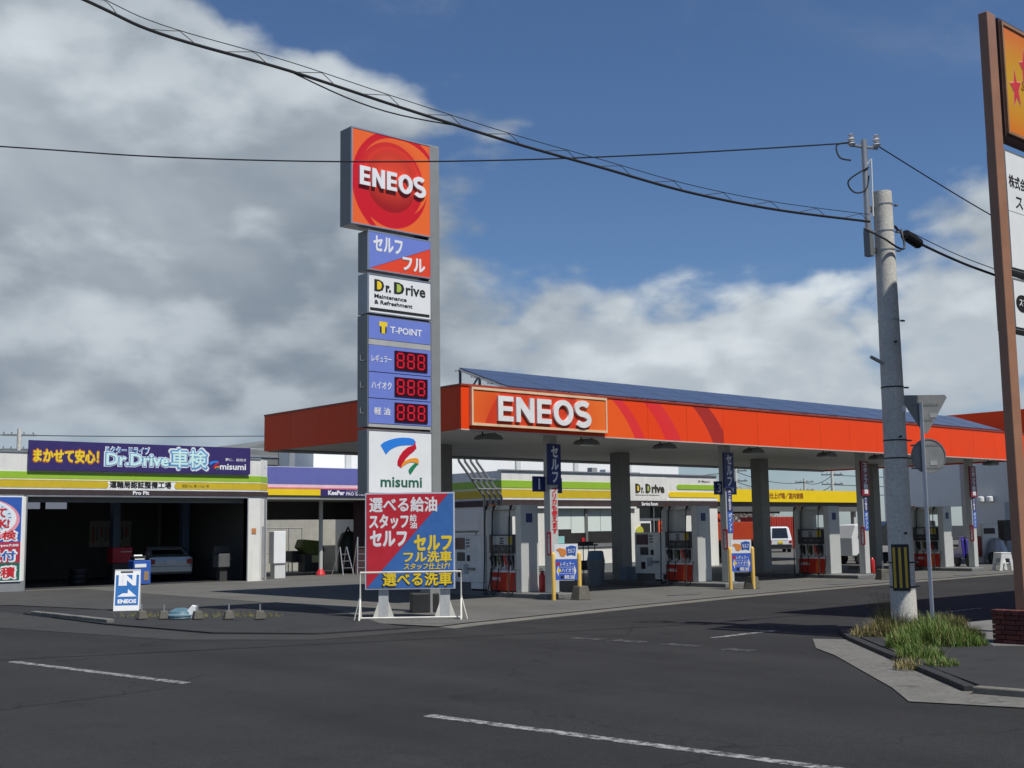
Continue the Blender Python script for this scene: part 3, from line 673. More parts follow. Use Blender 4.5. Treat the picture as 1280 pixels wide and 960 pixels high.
wc = thing('white_cabinet', 'tall white cabinet on a pale plinth beside the garage corner', 'cabinet', (24.25, 41.9, 0))
B(-.27, .26, -.1, .3, .6, 1.86).build('door', SWHITE, wc, bevel=.02); B(-.2, .28, -.05, .3, .02, .6).build('plinth', WHITE2, wc, bevel=.01)
gm_ = thing('jet_washer', 'olive green covered machine under the violet bay', 'machine', (at_y(394, 700, 45.6).x, 45.6, 0))
MB().prism([(-.9, 1.15), (-.75, 1.5), (.1, 1.42), (.35, 1.0), (.1, .8), (-.5, .85)], -.3, .3).build('hood', mat('olive green cover', (.12, .15, .03), .6), gm_, bevel=.04)
B(-.7, .25, -.28, .28, .1, .85).build('cabinet', mat('dark machine cabinet', (.05, .055, .05), .5), gm_, bevel=.02)
B(-.35, .05, -.34, -.28, .5, .8).build('panel', mat('pale yellow panel', (.6, .6, .3), .5), gm_)
cr = thing('work_trolley', 'dark trolley of cleaning gear under the violet bay', 'trolley', (at_y(378, 700, 46.2).x, 46.2, 0))
B(-.7, .4, -.3, .3, .55, 1.0).build('bin', mat('dark tub', (.06, .06, .065), .6), cr, bevel=.03)
B(-.75, .45, -.33, .33, .5, .54).build('shelf', GALV, cr)
for a in (-.7, .38):
    for b_ in (-.3, .27): B(a, a + .04, b_, b_ + .04, 0.02, .5).build('leg', GALV, cr)
rk = thing('pipe_rack', 'thin steel pipe rack against the rear wall of the violet bay', 'rack', (27.5, 48.2, 0))
for x in (-1.4, -.6, .9, 1.6): MB().tube([(x, 0, 0), (x, 0, 2.0)], .025, 6).build('post', GALV, rk)
for z in (.9, 2.0): MB().tube([(-1.4, 0, z), (1.6, 0, z)], .025, 6).build('rail', GALV, rk)
def stepladder(loc, rz, label, h):
    t = thing('stepladder', label, 'ladder', loc, rz, 'stepladders in the bay')
    for s in (-1, 1):
        MB().tube([(s * .28, -.35, 0), (s * .17, 0, h)], .025, 6).build('rail', ALU, t); MB().tube([(s * .28, .4, 0), (s * .17, 0.03, h)], .02, 6).build('rail', ALU, t)
    for k in range(1, int(h / .28)):
        f = k * .28 / h; B(-.28 + .11 * f, .28 - .11 * f, -.35 + .35 * f - .04, -.35 + .35 * f + .04, k * .28, k * .28 + .025).build('step', ALU, t)
stepladder((at_y(429, 715, 42.7).x, 42.7, .02), .1, 'short aluminium stepladder standing beside the round grey post', 1.15)
stepladder((at_y(452, 715, 42.4).x, 42.4, .02), -.3, 'taller aluminium stepladder beside the red and blue board', 1.55)
dk = thing('vacuum_tank', 'dark drum with hoses behind the short stepladder', 'machine', (at_y(436, 700, 45).x, 45, 0))
MB().lathe([(.42, 0), (.5, .1), (.5, 1.3), (.35, 1.7), (.15, 1.8)], (0, 0, 0.02)).build('drum', mat('dark green drum', (.03, .045, .035), .5), dk, smooth=True)
MB().tube([(0, -.1, 1.8), (-.3, -.4, 2.0), (-.75, -.5, 1.3), (-.7, -.5, .5)], .04).build('hose', BLKR, dk)

# ------------------------------------------------------------------ service shop
def shop():
    t = thing('service_shop', 'white service shop with lime and yellow stripes, blinds and brown band behind the pumps', 'shop', (30.78, 36, 0))
    L_ = 13.2
    wx0, wx1 = 2.92, 6.45
    mb = MB().box(0, wx0, 0, .2, .02, 4.12).box(wx0, wx1, 0, .2, .02, 1.10).box(wx0, wx1, 0, .2, 2.84, 4.12).box(wx1, 7.9, 0, .2, .02, 4.12)
    mb.box(7.9, 10.3, 0, .2, 2.84, 4.12).box(10.3, L_, 0, .2, .02, 4.12).box(0, .2, .2, 12, .02, 4.12).box(L_ - .2, L_, .2, 12, .02, 4.12).box(.2, L_ - .2, 11.8, 12, .02, 4.12)
    mb.build('wall', WHITE, t)
    B(.2, L_ - .2, .2, 11.8, 3.6, 3.7).build('roof', ROOFG, t); B(.2, L_ - .2, .2, 11.8, 2.86, 2.95).build('ceiling', GREYD, t)
    B(.2, L_ - .2, 5, 5.1, .02, 2.86).build('inner_wall', mat('brown inner wall', (.05, .04, .035), .8), t)
    segs = [(0, 6.9), (9.2 + 1.6, L_)]
    def stripe(nm, z0, z1, m, pr, a, b): B(a, b, -pr, 0, z0, z1).build(nm, m, t)
    # front stripes: full length left part, rounded start right part
    stripe('green_stripe', 3.46, 3.74, GREEN, .02, 0, 7.15); stripe('yellow_stripe', 3.06, 3.36, YELL, .02, 0, 7.15)
    stripe('trim_line', 3.375, 3.43, CREAM, .015, 0, 7.15)
    stripe('green_stripe', 3.50, 3.72, GREEN, .02, 10.5, L_); stripe('yellow_stripe', 3.14, 3.38, YELB, .02, 9.95, L_)
    for x, z, r, m in ((10.5, 3.61, .11, GREEN), (9.95, 3.26, .12, YELB)):
        MB().prism([(x - r * math.sin(a * PI / 8), z + r * math.cos(a * PI / 8)) for a in range(9)], -.02, 0).build('stripe_end', m, t)
    stripe('brown_band', 2.72, 2.97, BROWN, .05, 0, L_); stripe('trim_line', 2.98, 3.04, mat('white trim', (.78, .78, .75), .5), .03, 0, L_)
    for nm, z0, z1, m, pr in (('green_stripe', 3.46, 3.74, GREEN, .02), ('trim_line', 3.375, 3.43, CREAM, .015), ('yellow_stripe', 3.06, 3.36, YELL, .02), ('brown_band', 2.72, 2.97, BROWN, .05)):
        B(-pr, 0, -pr, 12, z0, z1).build(nm, m, t)
    B(-.03, L_ + .03, -.06, .22, 4.12, 4.17).build('parapet_cap', ALU, t)
    B(0.3, 7.6, -.12, -.0, 2.64, 2.71).build('shutter_guide', SWHITE, t)
    B(0, 7.9, -.03, 0, .02, .34).build('plinth', mat('plinth grey', (.18, .19, .19), .8), t)
    # window with two sashes, blinds, frames
    w = thing_part = MB().box(wx0, wx1, .02, .1, 1.10, 1.18).box(wx0, wx1, .02, .1, 2.76, 2.84).box(wx0, wx0 + .07, .02, .1, 1.18, 2.76).box(wx1 - .07, wx1, .02, .1, 1.18, 2.76).box((wx0 + wx1) / 2 - .07, (wx0 + wx1) / 2 + .07, .015, .1, 1.18, 2.76).build('window', mat('grey aluminium frame', (.25, .25, .25), .4, .5), t)
    B(wx0 - .04, wx1 + .04, -.06, .02, 1.04, 1.10).build('sill', ALU, w)
    mid = (wx0 + wx1) / 2
    for a, b, zb in ((wx0 + .07, wx0 + .9, 1.78), (wx0 + .92, mid - .08, 1.62), (mid + .08, mid + .86, 1.68), (mid + .88, wx1 - .08, 1.68)):
        B(a, b, .075, .085, zb, 2.75).build('blind', BLIND, w)
    for a, b in ((wx0 + .07, mid - .07), (mid + .07, wx1 - .07)):
        B(a, b, .10, .105, 1.18, 2.76).build('pane', mat('dark window interior glass', (.03, .028, .027), .08, spec=.7), w)
    B(wx0 + .1, wx0 + .5, .06, .07, 1.2, 1.5).build('sticker', mat('cyan sticker', (.3, .6, .6), .4), w)
    B(mid - .26, mid - .1, .06, .07, 1.2, 1.42).build('sticker', SRED, w)
    # small window left + narrow panes
    B(.9, 1.5, -.01, .02, 1.1, 2.55).build('window', mat('grey blue pane', (.2, .25, .27), .1), t); B(.78, .9, -.04, .0, .4, 2.6).build('door_frame', SWHITE, t)
    # entrance
    B(7.9, 10.3, .35, .4, .02, 2.84).build('entrance_glass', mat('entrance dark glass', (.022, .022, .024), .08, spec=.7), t)
    B(7.9, 10.3, .28, .35, 2.12, 2.22).build('door_head', ALU, t); B(8.2, 8.95, .30, .34, 1.2, 2.1).build('door_frame', SWHITE, t); B(8.28, 8.87, .27, .30, .5, 2.0).build('door_pane', mat('dark brown pane', (.03, .025, .025), .1), t)
    B(9.2, 10.0, .24, .3, 1.05, 2.12).build('poster_board', BLKM, t); B(9.35, 9.85, .225, .24, 1.0, 2.1).build('poster', mat('orange poster', (.75, .12, .05), .4), t)
    text('lettering', 'Q', (9.45, 9.75, 1.55, 1.95), .225, TBLK, t, .05)
    for x in (7.9, 9.08, 10.2): B(x, x + .07, .26, .35, .02, 2.84).build('mullion', ALU, t)
    # name sign
    y = -.02
    B(7.2, 9.75, -.02, 0, 3.05, 4.0).build('sign_panel', WHITE, t)
    for s, a, b, z0, z1, off in (('D', 7.65, 8.0, 3.3, 3.72, .09), ('r.', 8.03, 8.2, 3.3, 3.56, .06), ('D', 8.3, 8.64, 3.3, 3.72, .09), ('rive', 8.70, 9.55, 3.31, 3.70, .05)):
        text('lettering', s, (a, b, z0, z1), y, mat('dark olive lettering', (.05, .045, .03), .4), t, off)
    for x, m in ((7.78, TYEL), (8.43, mat('lime core', (.45, .55, .1), .4))): B(x, x + .1, -.034, -.02, 3.4, 3.62).build('letter_core', m, t)
    text('lettering', 'Maintenance & Refreshment', (7.65, 9.2, 3.2, 3.25), y, TBLK, t, .01)
    text('lettering', 'Service Room', (8.0, 9.05, 2.76, 2.92), -.05, TWHITE, t, .04)
    text('lettering', '© Misumi', (11.9, 12.7, 3.83, 3.93), 0, TBLK, t, .01)
    gc = mat('dusty sign yellow', (.5, .5, .05), .5)
    MB().cyl((7.85, -.06, 1.65), (7.85, -.02, 1.65), .22, n=24).build('round_sign', gc, t)
    return t
shop()

# vent pipes from canopy to ground, white handrail
vp = thing('vent_pipes', 'row of four galvanised vent pipes slanting down in front of the shop side wall', 'pipes', (27.4, 33, 0))
for k in range(4):
    dx = .27 * k
    p = [(-1.15 + dx, 0, 4.9), (-1.15 + dx, 0, 4.25), (.0 + dx, 0, 2.95), (.0 + dx, 0, .02)]
    MB().tube([p[0], p[1], (p[1][0] + .03, 0, p[1][2] - .06), (p[2][0] - .03, 0, p[2][2] + .06), p[2], p[3]], .045, 8).build('pipe', GALV, vp, smooth=True)
for z in (3.6, 3.25): MB().tube([(-1.2 + (4.25 - z) * .88, -.06, z), (-.1 + (4.25 - z) * .88, -.06, z + .0)], .02, 5).build('clamp', GALV, vp)
hr = thing('white_handrail', 'white tubular handrail left of the first pump', 'handrail', (25.2, 33, 0))
MB().tube([(-1.2, 0, 1.75), (1.9, 0, 1.75)], .04, 6).build('rail', STEELW, hr)
for x in (-1.2, -.2, .8, 1.8): MB().tube([(x, 0, 0), (x, 0, 1.75)], .035, 6).build('post', STEELW, hr)
for x in (-1.0, -.75, -.5, -.25): MB().tube([(x, 0, 1.75), (x + .3, 0, 1.1)], .03, 5).build('brace', STEELW, hr)

# ------------------------------------------------------------------ buildings behind
def box_building(name, label, x0, x1, y0, y1, h, m, cat='building'):
    t = thing(name, label, cat, (x0, y0, 0)); B(0, x1 - x0, 0, y1 - y0, 0.0, h).build('wall', m, t); return t
wb = box_building('white_warehouse', 'long white warehouse with slim pilasters behind the service shop', 34.5, 64.3, 56, 80, 7.0, mat('bright white cladding', (.82, .83, .82), .6, var=.04, scale=.5, dirt=.06))
for x in (2.0, 5.6, 9, 14.5, 19.5, 24.5): B(x, x + .35, -.15, 0, 0, 6.9).build('pilaster', WHITE2, wb)
for k in range(30): B(k * 1.0, k * 1.0 + .02, -.02, 0, 0, 6.9).build('panel_joint', GREYW, wb) if False else None
B(-.1, 29.9, -.2, 0, 6.9, 7.15).build('gutter', GALV, wb)
B(24.6, 25.3, -.5, -.1, 5.0, 5.5).build('window', mat('dark pane', (.08, .09, .1), .2), wb)
acu = thing('rooftop_unit', 'pale air conditioning unit on the shop roof beside the lettered sign', 'air conditioner', (40.2, 39.5, 3.7))
B(0, .9, 0, .4, .05, .85).build('casing', PUMPW, acu, bevel=.02); MB().cyl((.4, -.02, .45), (.4, .0, .45), .28, n=20).build('fan_grille', GMET, acu)
B(-.9, -.55, 0, .3, .05, .9).build('casing', mat('grey casing', (.3, .3, .3), .5), acu)
gb = thing('grey_roofed_shed', 'grey shed with a weathered rising roof behind the garage', 'shed', (28, 60, 0))
B(0, 6.4, 0, 14, 0, 5.6).build('wall', GREYW, gb)
MB().prism([(-.2, 5.6), (6.6, 5.6), (6.6, 7.1), (5.0, 6.65), (3.5, 6.2), (-.2, 6.2)], -.3, 14.2).build('roof', ROOFG, gb)
B(-.2, 6.6, -.36, -.3, 6.0, 6.08).build('gutter', ALU, gb)
lb = thing('pale_annex', 'pale annex with a parapet and roof posts behind the violet bay', 'building', (28, 51, 0))
B(0, 9, 0, 5, 0, 4.9).build('wall', WHITE2, lb)
for x in (2.0, 6.3): B(x, x + .3, -.1, 0, 4.9, 5.8).build('post', GALV, lb)
MB().tube([(-.5, 0, 5.75), (9, 0, 5.75)], .05, 6).build('rail', GALV, lb)

def right_building():
    t = thing('grey_workshop', 'large pale grey workshop wall with an open underpass at the right behind the pumps', 'building', (62, 24, 0))
    m = mat('pale grey cladding', (.74, .76, .72), .6, var=.05, scale=.5, dirt=.1)
    MB().box(0, .3, 0, 14.4, 2.72, 7.4).build('wall', m, t)
    B(0, .3, 0, 9.6, 0, 2.72).build('wall', m, t); B(0, .3, 13.4, 14.4, .0, 2.72).build('wall', m, t)
    B(.3, 22, 0, .3, 0, 7.4).build('wall', m, t); B(.3, 22, 14.1, 14.4, 4.5, 7.4).build('wall', m, t); B(.3, 22, .3, 14.1, 7.2, 7.4).build('roof', ROOFG, t)
    B(9, 9.2, .3, 14.1, 0, 7.2).build('rear_wall', mat('pale inner wall', (.5, .52, .54), .6), t)
    for y in (10.2, 11.4, 12.6): B(8.9, 9.0, y, y + .1, 0.1, 4).build('frame_post', GMET, t)
    for z in (1.2, 2.2): B(8.9, 9.0, 9.6, 13.4, z, z + .08).build('frame_rail', GMET, t)
    for y in (8.4, 7.9): MB().lathe([(.05, 0), (.17, .06), (.17, .28), (.1, .32)], (-.2, y, 2.9)).build('flood_lamp', SWHITE, t)
    B(-.02, 0, 3.2, 7.2, 0.0, 2.9).build('shutter_door', mat('pale blue shutter', (.40, .45, .50), .5), t)
right_building()

def yellow_canopy():
    t = thing('finishing_shelter', 'low flat shelter with bright yellow fascia right of the service shop', 'shelter', (43.98, 36.25, 0))
    B(.02, 12.3, 0, .12, 2.97, 3.57).build('fascia', YELB, t)
    B(.02, 12.3, .12, 5.5, 3.1, 3.22).build('roof', GREYW, t); B(.02, 12.3, .13, .3, 2.5, 3.08).build('beam', LINTEL, t)
    B(.02, 12.3, 5.3, 5.5, 2.5, 3.08).build('beam', LINTEL, t)
    for x in (.1, 12.0): B(x, x + .2, .3, .5, .02, 3.1).build('post', COLM, t)
    text('lettering', '洗車仕上げ場／室内清掃', (3.75, 7.1, 3.14, 3.42), 0, mat('brown lettering', (.3, .12, .01), .5), t, .05)
yellow_canopy()

# ------------------------------------------------------------------ main canopy
CX0, CX1, CY0, CY1, CZ0, CZ1 = 17.82, 46.3, 22.3, 31.7, 4.21, 5.25
_R = 3.0
def _arc(l, c): return (l - 2.33, -1.39, _R, _R, c, .002)
_base = (0.84, 0.060, 0.006); _mag = (0.75, 0.034, 0.035)
FASC = disc_print('fascia swirl print', _base, [_arc(4.75, (0.40, 0.026, 0.018)), _arc(4.05, _base), _arc(2.65, _mag), _arc(2.35, (0.76, 0.03, 0.03)), _arc(2.0, _base), _arc(1.15, _mag), _arc(.75, (0.86, 0.11, 0.012))], .5)
def canopy():
    t = thing('forecourt_canopy', 'huge flat fuel canopy with orange red fascia over the pumps', 'canopy', (CX0, CY0, 0))
    L_ = CX1 - CX0; D = CY1 - CY0
    # fascia panels 1.2 m wide with fine joints
    x = 0.0
    B(0, .3, 0, .12, CZ0, CZ1).build('fascia_panel', ORANGE, t); x = .3
    while x < L_ - .01:
        x2 = min(x + (4.66 if x < 1 else 1.62), L_)
        if 4.9 <= x < 9: m = FASC
        else: m = ORANGE
        if m is FASC:
            o = B(x + .004 - 4.96, x2 - .004 - 4.96, 0, .12, CZ0 - 4.21, CZ1 - 4.21).build('fascia_panel', m, t); o.location = (4.96, 0, 4.21)
        else: B(x + .004, x2 - .004, 0, .12, CZ0, CZ1).build('fascia_panel', m, t)
        x = x2
    y = .124
    while y < D - .01:
        y2 = min(y + 1.55, D); B(0, .12, y + .003, y2 - .003, CZ0, CZ1).build('fascia_panel', ORANGE, t); B(L_ - .12, L_, y + .003, y2 - .003, CZ0, CZ1).build('fascia_panel', ORANGE, t); y = y2
    B(.12, L_ - .12, D - .12, D, CZ0 - .02, CZ1).build('rear_fascia', COLM, t); B(.12, L_ - .12, D - .2, D - .122, CZ0 + .0, CZ0 + .04).build('drip_rail', ALU, t)
    B(.06, L_ - .06, .06, D - .06, CZ0 + .3, CZ0 + .9).build('deck', SOFF, t)
    B(-.02, L_ + .02, -.02, .15, CZ1, CZ1 + .05).build('edge_flashing', mat('dark red flashing', (.3, .04, .015), .5), t)
    B(-.02, .15, .15, D, CZ1, CZ1 + .05).build('edge_flashing', mat('dark red flashing', (.3, .04, .015), .5), t)
    B(-.01, L_ + .01, -.01, .16, CZ0 - .03, CZ0).build('edge_trim', mat('soffit edge trim', (.5, .45, .4), .5), t)
    # soffit boards with joints
    k = 0; x = .15
    while x < L_ - .3:
        B(x, x + 1.79, .14, D - .14, CZ0 + .06, CZ0 + .1).build('soffit_board', SOFF, t); x += 1.8
    for x in (): B(x - .12, x + .12, .2, D - .2, CZ0 - .12, CZ0 + .06).build('cross_beam', COLM, t)
    # columns
    for cx in (21.36, 28.56, 35.86, 43.2):
        x = cx - CX0
        c = B(x, x + .28, .74, .98, .14, CZ0 + .055).build('column', COLM, t, bevel=.01)
        B(x - .05, x + .33, .69, 1.03, .14, .17).build('base_plate', GMET, c)
    for cx in (21.0, 28.45, 35.9, 43.3):
        x = cx - CX0
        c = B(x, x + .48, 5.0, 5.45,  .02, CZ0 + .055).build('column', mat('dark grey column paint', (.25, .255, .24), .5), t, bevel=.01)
canopy()

def canopy_sign():
    t = thing('canopy_sign', 'wide orange illuminated name board with raised white letters on the canopy front', 'sign', (18.07, 22.3, 0))
    m = disc_print('orange swirl board print', (.85, .17, .025), [(2.2, 3.3, 1.98, 2.4, (.48, .022, .016), .01), (2.0, 4.6, 1.75, 1.0, (.66, .06, .02), .5)])
    B(.05, 4.58, -.09, 0, 4.36, 5.17).build('panel', m, t)
    fr = mat('pale sign frame', (.75, .55, .35), .4)
    for b in ((0, 4.63, -.11, 0, 5.17, 5.23), (0, 4.63, -.11, 0, 4.30, 4.36), (0, .05, -.11, 0, 4.36, 5.17), (4.58, 4.63, -.11, 0, 4.36, 5.17)): B(*b).build('frame', fr, t)
    # block letters drawn as outlines
    H0, H1 = 4.44, 5.06
    bold_word(t, .80, 3.98, H0, H1, -.09, .06, mat('white acrylic letter', (.78, .78, .76), .35))
def arcpts(cx, cz, rx, rz, a0, a1, n):
    return [(cx + rx * math.cos(math.radians(a0 + (a1 - a0) * i / n)), cz + rz * math.sin(math.radians(a0 + (a1 - a0) * i / n))) for i in range(n + 1)]
def strip_band(mb, outer, inner, y0, y1, closed=False):
    n = len(outer); vs = [(x, y0, z) for x, z in outer] + [(x, y0, z) for x, z in inner] + [(x, y1, z) for x, z in outer] + [(x, y1, z) for x, z in inner]
    fs = []
    for i in range(n if closed else n - 1):
        j = (i + 1) % n
        fs += [(i, j, n + j, n + i), (2 * n + i, 3 * n + i, 3 * n + j, 2 * n + j), (i, 2 * n + i, 2 * n + j, j), (n + i, n + j, 3 * n + j, 3 * n + i)]
    if not closed: fs += [(0, n, 3 * n, 2 * n), (n - 1, 3 * n - 1, 4 * n - 1, 2 * n - 1)]
    mb.add(vs, fs)
def bold_word(parent, x0, x1, z0, z1, y, d, m):
    H = z1 - z0; Wd = x1 - x0
    # widths in fractions: E N E O S
    wf = [.155, .19, .155, .21, .175]; gap = (1 - sum(wf)) / 4; t = .25 * H
    x = x0
    for ch, w in zip('ENEOS', wf):
        w *= Wd; mb = MB(); ya, yb = y - d, y
        tw = min(t, w * .38)
        if ch == 'E':
            mb.prism([(x, z0), (x + w, z0), (x + w, z0 + t * .8), (x + tw, z0 + t * .8), (x + tw, z0 + H / 2 - t * .36), (x + w * .95, z0 + H / 2 - t * .36), (x + w * .95, z0 + H / 2 + t * .36), (x + tw, z0 + H / 2 + t * .36),
                      (x + tw, z1 - t * .8), (x + w, z1 - t * .8), (x + w, z1), (x, z1)], ya, yb)
        elif ch == 'N':
            mb.prism([(x, z0), (x + tw * .95, z0), (x + tw * .95, z0 + H * .58), (x + w - tw * .95, z0), (x + w, z0), (x + w, z1), (x + w - tw * .95, z1), (x + w - tw * .95, z0 + H * .45), (x + tw * .95, z1), (x, z1)], ya, yb)
        elif ch == 'O':
            cx, cz = x + w / 2, (z0 + z1) / 2; o = arcpts(cx, cz, w / 2 * 1.04, H / 2 * 1.06, 0, 360, 36)[:-1]; i_ = arcpts(cx, cz, w / 2 - tw * .95, H / 2 * 1.06 - t * .85, 0, 360, 36)[:-1]
            strip_band(mb, o, i_, ya, yb, True)
        else:
            cx = x + w / 2; r = H * .29; cz1 = z1 - r + .02 * H; cz2 = z0 + r - .02 * H; hw = w * .40; sw = tw * .47
            cl = arcpts(cx, cz1, hw, r * .78, 35, 270, 18) + arcpts(cx, cz2, hw, r * .78, 90, -145, 18)[1:]
            out, inn = [], []
            for i in range(len(cl)):
                a = Vector(cl[max(i - 1, 0)]); b = Vector(cl[min(i + 1, len(cl) - 1)]); tt = (b - a).normalized(); nn = Vector((-tt.y, tt.x)) * sw
                p = Vector(cl[i]); out.append(tuple(p + nn)); inn.append(tuple(p - nn))
            strip_band(mb, out, inn, ya, yb)
        mb.build('letter', m, parent); x += w + gap * Wd
canopy_sign()

def solar():
    t = thing('solar_array', 'tilted array of blue solar panels on top of the fuel canopy', 'solar panels', (19.4, 22.4, 5.3))
    n, rows = 16, 3; L_ = 25.3; w = L_ / n
    a = Vector((0, 0.0, .02)); dvec = Vector((0, 1.95, .68)); dl = dvec / rows
    mesh = None
    for i in range(n):
        for j in range(rows):
            if mesh is None:
                nx = .008; v0 = Vector((nx, 0, 0)) + dl * .012; v1 = Vector((w - nx, 0, 0)) + dl * .012; v2 = Vector((w - nx, 0, 0)) + dl * .988; v3 = Vector((nx, 0, 0)) + dl * .988
                up = Vector((0, -.33, .94)) * .04
                mb = MB().add([v0, v1, v2, v3, v0 + up, v1 + up, v2 + up, v3 + up], [(0, 3, 2, 1), (4, 5, 6, 7), (0, 1, 5, 4), (1, 2, 6, 5), (2, 3, 7, 6), (3, 0, 4, 7)])
                o = mb.build('solar_panel', SOLAR, t); mesh = o.data
                # grooves: thin silver frame on the same panel
                first = o
            else:
                o = bpy.data.objects.new('solar_panel', mesh); COL.objects.link(o); o.parent = t
            o.location = a + Vector((w * i, 0, 0)) + dl * j
    fm = MB()
    for i in range(n + 1):
        p = a + Vector((w * i, 0, -.03)); fm.tube([p, p + dvec], .03, 4)
    for j in range(rows + 1):
        p = a + dl * j + Vector((-.12, 0, -.06)); fm.tube([p, p + Vector((L_ + .24, 0, 0))], .03, 4)
    fm.build('rail', GALV, t)
    for i in range(1, n):
        p = a + Vector((w * i, 0, .045)); MB().tube([p + Vector((0, -.01, 0)), p + dvec * .995], .008, 4).build('seam', ALU, t)
    for i in range(0, n + 1, 2):
        x = w * i
        MB().tube([(x, 1.9, .66), (x, 1.9, -.4)], .04, 6).tube([(x, 1.15, .40), (x, 1.9, -.3)], .03, 5).tube([(x, 1.1, .38), (x, 1.1, -.4)], .04, 6).build('strut', mat('dark blue steel', (.02, .025, .05), .5), t)
solar()

# ceiling lamps under the canopy
def lamp_master():
    t = thing('canopy_lamp', '', 'lamp', (0, 0, 0))
    MB().prism([(-.34, .03), (-.24, .11), (-.1, .15), (.1, .15), (.24, .11), (.34, .03), (.30, .0), (-.30, .0)], -.18, .18).build('housing', GMET, t)
    B(-.24, .24, -.14, .14, -.02, .0).build('diffuser', mat('lamp diffuser', (.5, .5, .48), .3), t)
    MB().tube([(-.2, 0, .12), (-.2, 0, .2)], .02, 5).tube([(.2, 0, .12), (.2, 0, .2)], .02, 5).build('bracket', BLKM, t)
    return t
lm = lamp_master()
LN = ['leftmost', 'second', 'third', 'fourth', 'fifth', 'sixth', 'seventh', 'eighth']
for i, x in enumerate((19.3, 22.75, 25.9, 30.0, 33.9, 36.95, 40.6, 44.9)):
    o = lm if i == 0 else copy_tree(lm); o.location = (x, 23.05, 4.05)
    o['label'] = 'dark flat lamp under the canopy front edge, %s from the left' % LN[i]; o['group'] = 'lamps under the canopy edge'

# ------------------------------------------------------------------ islands, pumps, terminals
ISL = [(21.04, 'first'), (28.15, 'second'), (35.02, 'third'), (42.5, 'fourth')]
for i, (x, nth) in enumerate(ISL):
    o = B(-.12, .78, 0, 5.35, -.0, .15).build('pump_island', concrete('island concrete %d' % i, (.17, .172, .165), 1.5, 40), None, (x, 22.72, 0), bevel=.03)
    tag(o, 'raised concrete island under the %s pump from the left' % nth, 'island', 'concrete pump islands')

def pump_master():
    t = thing('fuel_pump', '', 'fuel pump', (0, 0, 0), -PI / 2)
    # local x: towards the road (front end at +.72), local -y: the nozzle side
    D = .62
    B(.50, .74, 0, D, 0, 2.30).build('end_panel', PUMPG, t, bevel=.02)
    B(-.72, -.52, .02, D - .02, 0, 2.30).build('end_panel', PUMPG, t, bevel=.02)
    B(-.52, .50, .04, D - .04, 2.18, 2.30).build('top_beam', PUMPG, t, bevel=.01)
    B(-.52, -.02, .2, .36, 1.50, 2.18).build('back_panel', PUMPG, t)
    B(-.02, .50, .2, .36, 2.0, 2.18).build('back_panel', PUMPG, t)
    B(-.56, .50, -.01, D - .04, 1.02, 1.52).build('display_cabinet', mat('pump display black', (.018, .019, .022), .3), t, bevel=.01)
    d = B(-.42, .40, -.025, -.01, 1.25, 1.48).build('display', mat('grey lcd panel', (.34, .38, .40), .2), t)
    for z in (1.40, 1.33, 1.27): B(-.1, .05, -.03, -.025, z, z + .035).build('digits', TBLK, d)
    B(.22, .40, -.032, -.026, 1.26, 1.47).build('yellow_label', mat('yellow pump label', (.55, .42, .02), .4), d)
    for k in range(3): B(-.35 + k * .28, -.18 + k * .28, -.02, -.01, 1.10, 1.17).build('keypad', mat('keypad grey', (.10, .11, .12), .4), t)
    B(-.56, .50, .12, D - .04, .5, 1.02).build('nozzle_bay', PUMPW, t)
    for x in (-.54, -.25, .04, .29, .48): B(x - .012, x + .012, -.0, .119, .57, 1.0).build('divider', PUMPW, t)
    for k, (x, m) in enumerate(((-.38, BLKM), (-.10, mat('green nozzle grip', (.12, .13, .03), .5)), (.18, mat('red nozzle grip', (.75, .06, .03), .4)), (.38, BLKM))):
        n = MB().add([(x - .035, .0, .96), (x + .035, .0, .96), (x + .06, .05, .66), (x - .01, .05, .66), (x - .035, .13, .96), (x + .035, .13, .96), (x + .06, .13, .66), (x - .01, .13, .66)],
                     [(0, 3, 2, 1), (4, 5, 6, 7), (0, 1, 5, 4), (1, 2, 6, 5), (2, 3, 7, 6), (3, 0, 4, 7)]).build('nozzle_boot', BLKM, t)
        MB().tube([(x, -.05, .72), (x + .02, -.09, .80), (x - .01, -.11, .90), (x - .02, -.07, .96)], .032, 6).build('nozzle', m, n)
        MB().tube([(x + .03, -.02, .6), (x + .09, -.02, .78), (x + .04, -.02, .93)], .012, 5).build('trigger', m, n)
    cab = B(-.56, .50, -.005, D - .02, .03, .52).build('lower_cabinet', PUMPR, t, bevel=.01)
    bold_word(cab, -.50, -.12, .30, .385, -.005, .006, TWHITE)
    B(-.56, .50, -.02, 0, .52, .56).build('lip', PUMPW, t)
    for k, (x, rr) in enumerate(((-.66, .0), (-.34, .0), (.36, .0))):
        z1 = 2.27
        MB().tube([(x, -.02, 2.2), (x + .03, -.06, 2.26), (x + .1, -.07, 2.27)], .03, 6).build('hose_hanger', BLKM, t)
        pts = [(x, -.05, 2.2), (x - .02, -.07, 1.7), (x - .02, -.08, 1.0), (x - .02, -.10, .45), (x + .03, -.16, .02), (x + .12, -.2, -.06), (x + .2, -.16, .02), (x + .24, -.1, .4), (x + .22, -.06, .62)]
        MB().tube(smooth_path(pts, 4), .017, 6).build('hose', BLKR, t)
    B(-.62, -.48, .05, .2, 2.30, 2.34).build('cap', mat('orange beacon', (.8, .2, .04), .4), t)
    B(.741, .745, .18, .40, 1.83, 2.07).build('sticker', SNAVY, t)
    # safety notice faces the road
    return t
